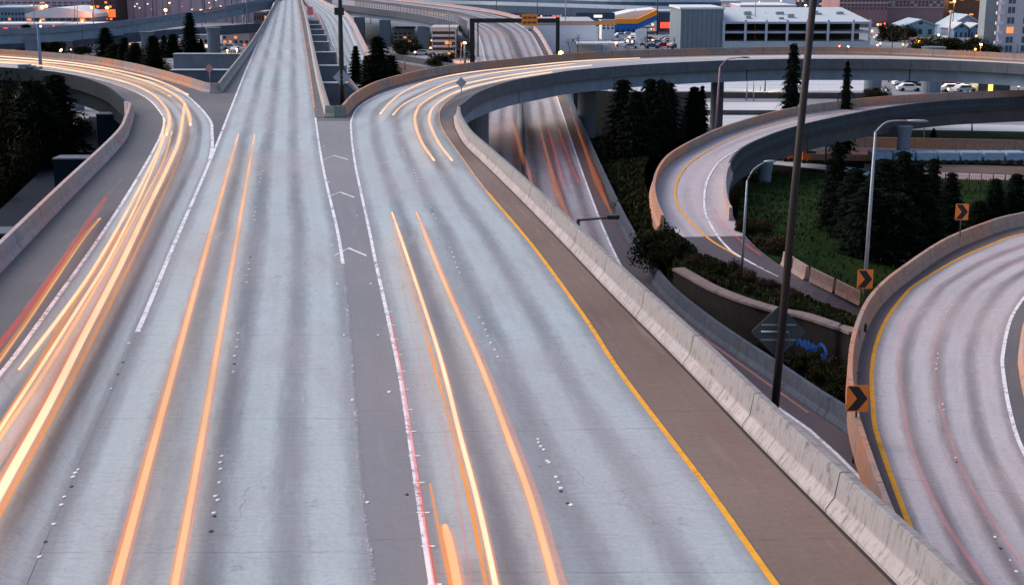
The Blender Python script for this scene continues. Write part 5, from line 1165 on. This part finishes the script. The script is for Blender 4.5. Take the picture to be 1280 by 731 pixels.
# rooftop plant on the larger roofs
for nm_, (x0, x1, yy_) in {'roof': (905, 1080, 23)}.items():
    for k_ in range(9):
        Yr = 372+rl_.uniform(0, 14); q = AY(rl_.uniform(x0+20, x1-20), yy_, Yr)
        zz_ = AY(640, 27.4, P(640, 64, GZ).y).z+.12*(Yr-P(640, 64, GZ).y)-.1
        o = box('roof_unit', q.x-rl_.uniform(.5, 1.2), q.x+rl_.uniform(.5, 1.2), Yr, Yr+1.5, zz_, zz_+rl_.uniform(.5, 1.1), M['steel']); tag(o, 'small grey box on the sloping white roof of the parking garage', 'roof unit', 'boxes on the garage roof')
# ------------------------------------------------------------------ light streaks left by passing traffic, at lamp height above the road
def streak(label, parts, z=.62):
    t = None
    for (pts, r, m, nm) in parts:
        path = PP(pts, z); path = cr(path, 6)
        if t is None: t = thing('light_streak', label, 'light streak', tuple(path[0]), 'streaks of passing traffic lights')
        n = len(path)
        def lay(pth, rad, mat, name):
            k_ = len(pth); tp = .25 if rad < .3 else .05; b_ = .5 if rad < .3 else .04; rr = [rad*min(1, b_+i*tp, b_+(k_-1-i)*tp) for i in range(k_)]
            tube(name, pth, rr, mat, t, 12, ry=[q*.6 for q in rr])
        if m in (peach, hot, warm):
            lay(path, r*1.25, halo, 'halo'); lay(lift(path, .02), r*.62, m, nm)
            rnd = random.Random(int(pts[0][0]*7+r*1000))
            for o_ in (-.85, .8):
                a_ = rnd.randint(0, 3); lay(lift(offset(path, r*o_), rnd.uniform(-.04, .06))[a_:], r*rnd.uniform(.12, .24), rnd.choice([orange, rosy, rosy]), 'edge')
        else: lay(path, r, m, nm)
G = lambda n, c, st, p=1.3, core=None, dens=1.0: glow(n, c, st, p, core, dens)
peach = G('peach_streak', (1, .48, .22), .52, .6, (1, .62, .36), 1.3); rosy = G('rosy_streak', (1, .34, .20), .42, 1.2, None, .7)
hot = G('hot_streak', (1, .54, .30), .72, .6, (1, .76, .58), 1.5); warm = G('warm_streak', (1, .48, .16), .50, .8, (1, .6, .26), 1.3)
halo = G('halo_streak', (1, .45, .26), .42, 1.6, None, .55)
red = G('red_streak', (1, .10, .04), .42, 1.0, None, .85); orange = G('orange_streak', (1, .32, .04), .48, .9, None, .9); pink = G('pink_streak', (.9, .30, .34), .36, 1.3, None, .5)
soft = G('soft_streak', (1, .70, .60), .40, 1.3, None, .35); haze_ = G('haze_streak', (1, .48, .40), .42, 1.0, None, .55)
streak('left orange streak of the pair on the straight centre lanes', [([(298, 168), (262, 298), (220, 452), (180, 600), (118, 830)], .15, peach, 'core'), ([(296.5, 168), (258, 300), (210, 462), (172, 598), (108, 830)], .035, rosy, 'edge')])
streak('right orange streak of the pair on the straight centre lanes', [([(318.5, 168), (296, 298), (266, 470), (243, 600), (200, 830)], .12, peach, 'core'), ([(320, 168), (299, 298), (271, 470), (250, 600), (209, 830)], .03, rosy, 'edge')])
streak('left bright streak of the pair on the right roadway', [([(490, 266), (512, 330), (548, 440), (576, 548), (600, 640), (640, 830)], .10, hot, 'core'), ([(487, 266), (505, 330), (536, 430), (560, 520), (590, 640), (625, 830)], .05, orange, 'edge')])
streak('right bright streak of the pair on the right roadway', [([(520.5, 266), (552, 345), (598, 450), (640, 560), (668, 640), (720, 830)], .13, peach, 'core'), ([(523.5, 266), (560, 352), (608, 456), (652, 566), (682, 650), (735, 830)], .05, rosy, 'edge')])
streak('short thick orange stub at the bottom of the right roadway', [([(556, 657), (566, 700), (590, 830)], .16, peach, 'core'), ([(551, 657), (560, 700), (580, 830)], .05, orange, 'edge')])
streak('thin orange streak left of the short thick stub', [([(537.5, 604), (546, 650), (556, 700), (585, 830)], .04, orange, 'core')])
streak('thin orange line beside the left bright streak of the right roadway', [([(533, 424), (541, 452), (551, 490)], .05, orange, 'core'), ([(575, 578), (588, 630), (600, 690)], .05, orange, 'core')])
streak('thin red line next to the white ramp line at the bottom', [([(488, 396), (498, 445), (510, 520), (524, 610), (546, 740), (556, 830)], .045, red, 'core')])
streak('faint pink line left of the bright pair on the right roadway', [([(490, 300), (505, 365), (520, 430), (531, 482)], .04, pink, 'core'), ([(552, 520), (566, 590), (585, 700), (600, 830)], .05, pink, 'core')])
streak('outer white-hot streak round the bend of the right ramp', [([(475, 143), (488, 128), (506, 114.5), (537, 101), (580, 92), (640, 84.8), (720, 77), (800, 72.8)], .17, hot, 'core')])
streak('second white-hot streak round the bend of the right ramp', [([(491, 144), (503, 132), (521, 122), (560, 104), (600, 94.5), (640, 88.5), (720, 79.5)], .14, hot, 'core')])
streak('third golden streak round the bend of the right ramp', [([(542.5, 201), (527, 178), (519, 155), (520, 141), (530, 128), (560, 111.5), (600, 101), (640, 94), (700, 86), (740, 82)], .17, hot, 'core')])
streak('inner golden streak round the bend of the right ramp', [([(565, 201), (549, 180), (538, 157), (537, 144), (545, 131), (570, 115.5), (600, 106.5), (640, 98), (690, 90.5)], .17, hot, 'core')])
streak('faint pale streak along the far right ramp', [([(720, 78), (840, 73), (960, 70.5), (1100, 70.8), (1280, 79), (1400, 87)], .25, soft, 'core')])
L1 = [(240, 158), (239, 143), (231, 126), (211, 111), (178, 98), (135, 87), (80, 78.5), (0, 73), (-60, 69)]
streak('upper glowing streak of the left ramp ending beside the gore', [([(235, 119), (212, 107.5), (180, 96), (130, 85), (75, 77), (0, 71), (-60, 67)], .24, hot, 'core'), ([(238, 157), (236, 143), (228, 127), (210, 114), (180, 101), (130, 88), (75, 80), (0, 74.5), (-60, 71)], .24, hot, 'core')])
streak('middle glowing streak of the left ramp', [([(213, 121), (190, 109), (150, 97), (100, 87), (50, 80), (0, 77), (-60, 73)], .24, warm, 'core'), ([(208, 170), (212, 150), (207, 135), (190, 118), (160, 104), (110, 92), (55, 83), (0, 78.5), (-60, 75)], .22, hot, 'core')])
streak('thick white-hot streak sweeping down the left ramp beside the solid line', [([(231, 130), (228, 150), (223, 178), (208, 213), (184, 262), (150, 333), (105, 420), (60, 508), (0, 616), (-60, 730)], .20, hot, 'core'), ([(237, 145), (232, 175), (218, 212), (195, 262), (160, 335), (115, 425), (72, 508), (10, 622), (-50, 740)], .07, orange, 'edge')])
streak('second white-hot streak sweeping down the left ramp', [([(206, 150), (201, 178), (188, 208), (160, 262), (118, 335), (78, 392), (24, 462)], .12, hot, 'core'), ([(209, 160), (199, 190), (176, 245), (138, 320), (98, 385), (50, 460), (-5, 545), (-80, 670)], .1, hot, 'core'), ([(215, 165), (205, 200), (182, 245), (150, 305), (105, 385), (50, 475), (0, 548), (-60, 650)], .11, peach, 'core')])
streak('wide soft pink glow between the two white-hot streaks of the left ramp', [([(215, 185), (190, 245), (150, 320), (105, 400), (45, 500), (-40, 640)], .7, haze_, 'core'), ([(150, 290), (100, 365), (40, 470), (-40, 600)], .10, orange, 'core'), ([(170, 290), (120, 385), (60, 490), (-40, 670)], .08, rosy, 'core')])  # widest tube is added pink haze between the trails
streak('red streak nearest the outer barrier of the left ramp', [([(132, 248), (108, 282), (72, 335), (36, 385), (-10, 442), (-70, 520)], .13, red, 'core'), ([(152, 225), (118, 262), (85, 312), (30, 385)], .04, pink, 'core')])
streak('orange streak beside the red one on the left ramp', [([(125.5, 273), (104, 300), (70, 350), (35, 402), (-10, 466), (-70, 560)], .07, warm, 'core'), ([(123, 273), (100, 300), (66, 350), (32, 400), (-14, 464)], .05, orange, 'edge')])
low = -6.35
streak('left red tail lamp streak on the lower road', [([(685, 161), (690, 178), (697, 203), (705, 232)], .10, red, 'core')], low)
streak('right red tail lamp streak on the lower road', [([(698.5, 162), (705, 182), (714, 206), (723, 228)], .10, red, 'core')], low)
streak('broad dim orange glow tubes added over the right half of the lower road', [([(672, 150), (690, 216), (702, 252), (722, 294)], .65, G('ember_glow', (1, .32, .12), .46, 1.0, None, .8), 'core'), ([(712, 135), (738, 205), (752, 240), (768, 275)], .7, G('ember_wide', (1, .26, .08), .44, 1.0, None, .85), 'core'), ([(634, 130), (655, 200), (668, 236)], .9, G('ember_pale', (1, .36, .18), .44, 1.0, None, .75), 'core')], low)  # added glowing tubes imitate the orange lamp glow on the road
streak('thin pink streak down the lower road', [([(715, 250), (740, 290), (790, 345), (850, 400), (930, 458), (1010, 515)], .05, pink, 'core'), ([(705, 290), (745, 338), (800, 372)], .04, pink, 'core')], low)
streak('thin red streak at the inside of the loop ramp', [([(893, 262), (905, 280), (920, 296), (950, 318)], .06, red, 'core'), ([(897, 190), (880, 225), (879, 250), (893, 275)], .04, pink, 'core')], -4.6)
streak('left pink streak on the curved road at right', [([(1280, 305), (1220, 325), (1160, 362), (1130, 400), (1122, 445), (1126, 490), (1140, 560), (1175, 640), (1235, 731), (1290, 800)], .09, pink, 'core')], -5.4)
streak('right pink streak on the curved road at right', [([(1280, 325), (1225, 348), (1185, 382), (1168, 425), (1168, 465), (1178, 515), (1200, 580), (1240, 650), (1300, 730)], .08, pink, 'core')], -5.4)
streak('orange streak behind the railing of the far curving viaduct', [([(492, 10.5), (520, 14), (556, 19.5)], .3, warm, 'core')], -.9)
streak('red streak at the top of the far curving viaduct', [([(425, -1), (455, 2), (480, 5), (520, 10)], .4, G('tail_glow', (1, .12, .03), .6), 'core')], -.2)
streak('orange flush on the left lanes at the top of the left viaduct', [([(255, 15.5), (290, 8.5), (318, 2.5)], .2, rosy, 'core')], -.4)
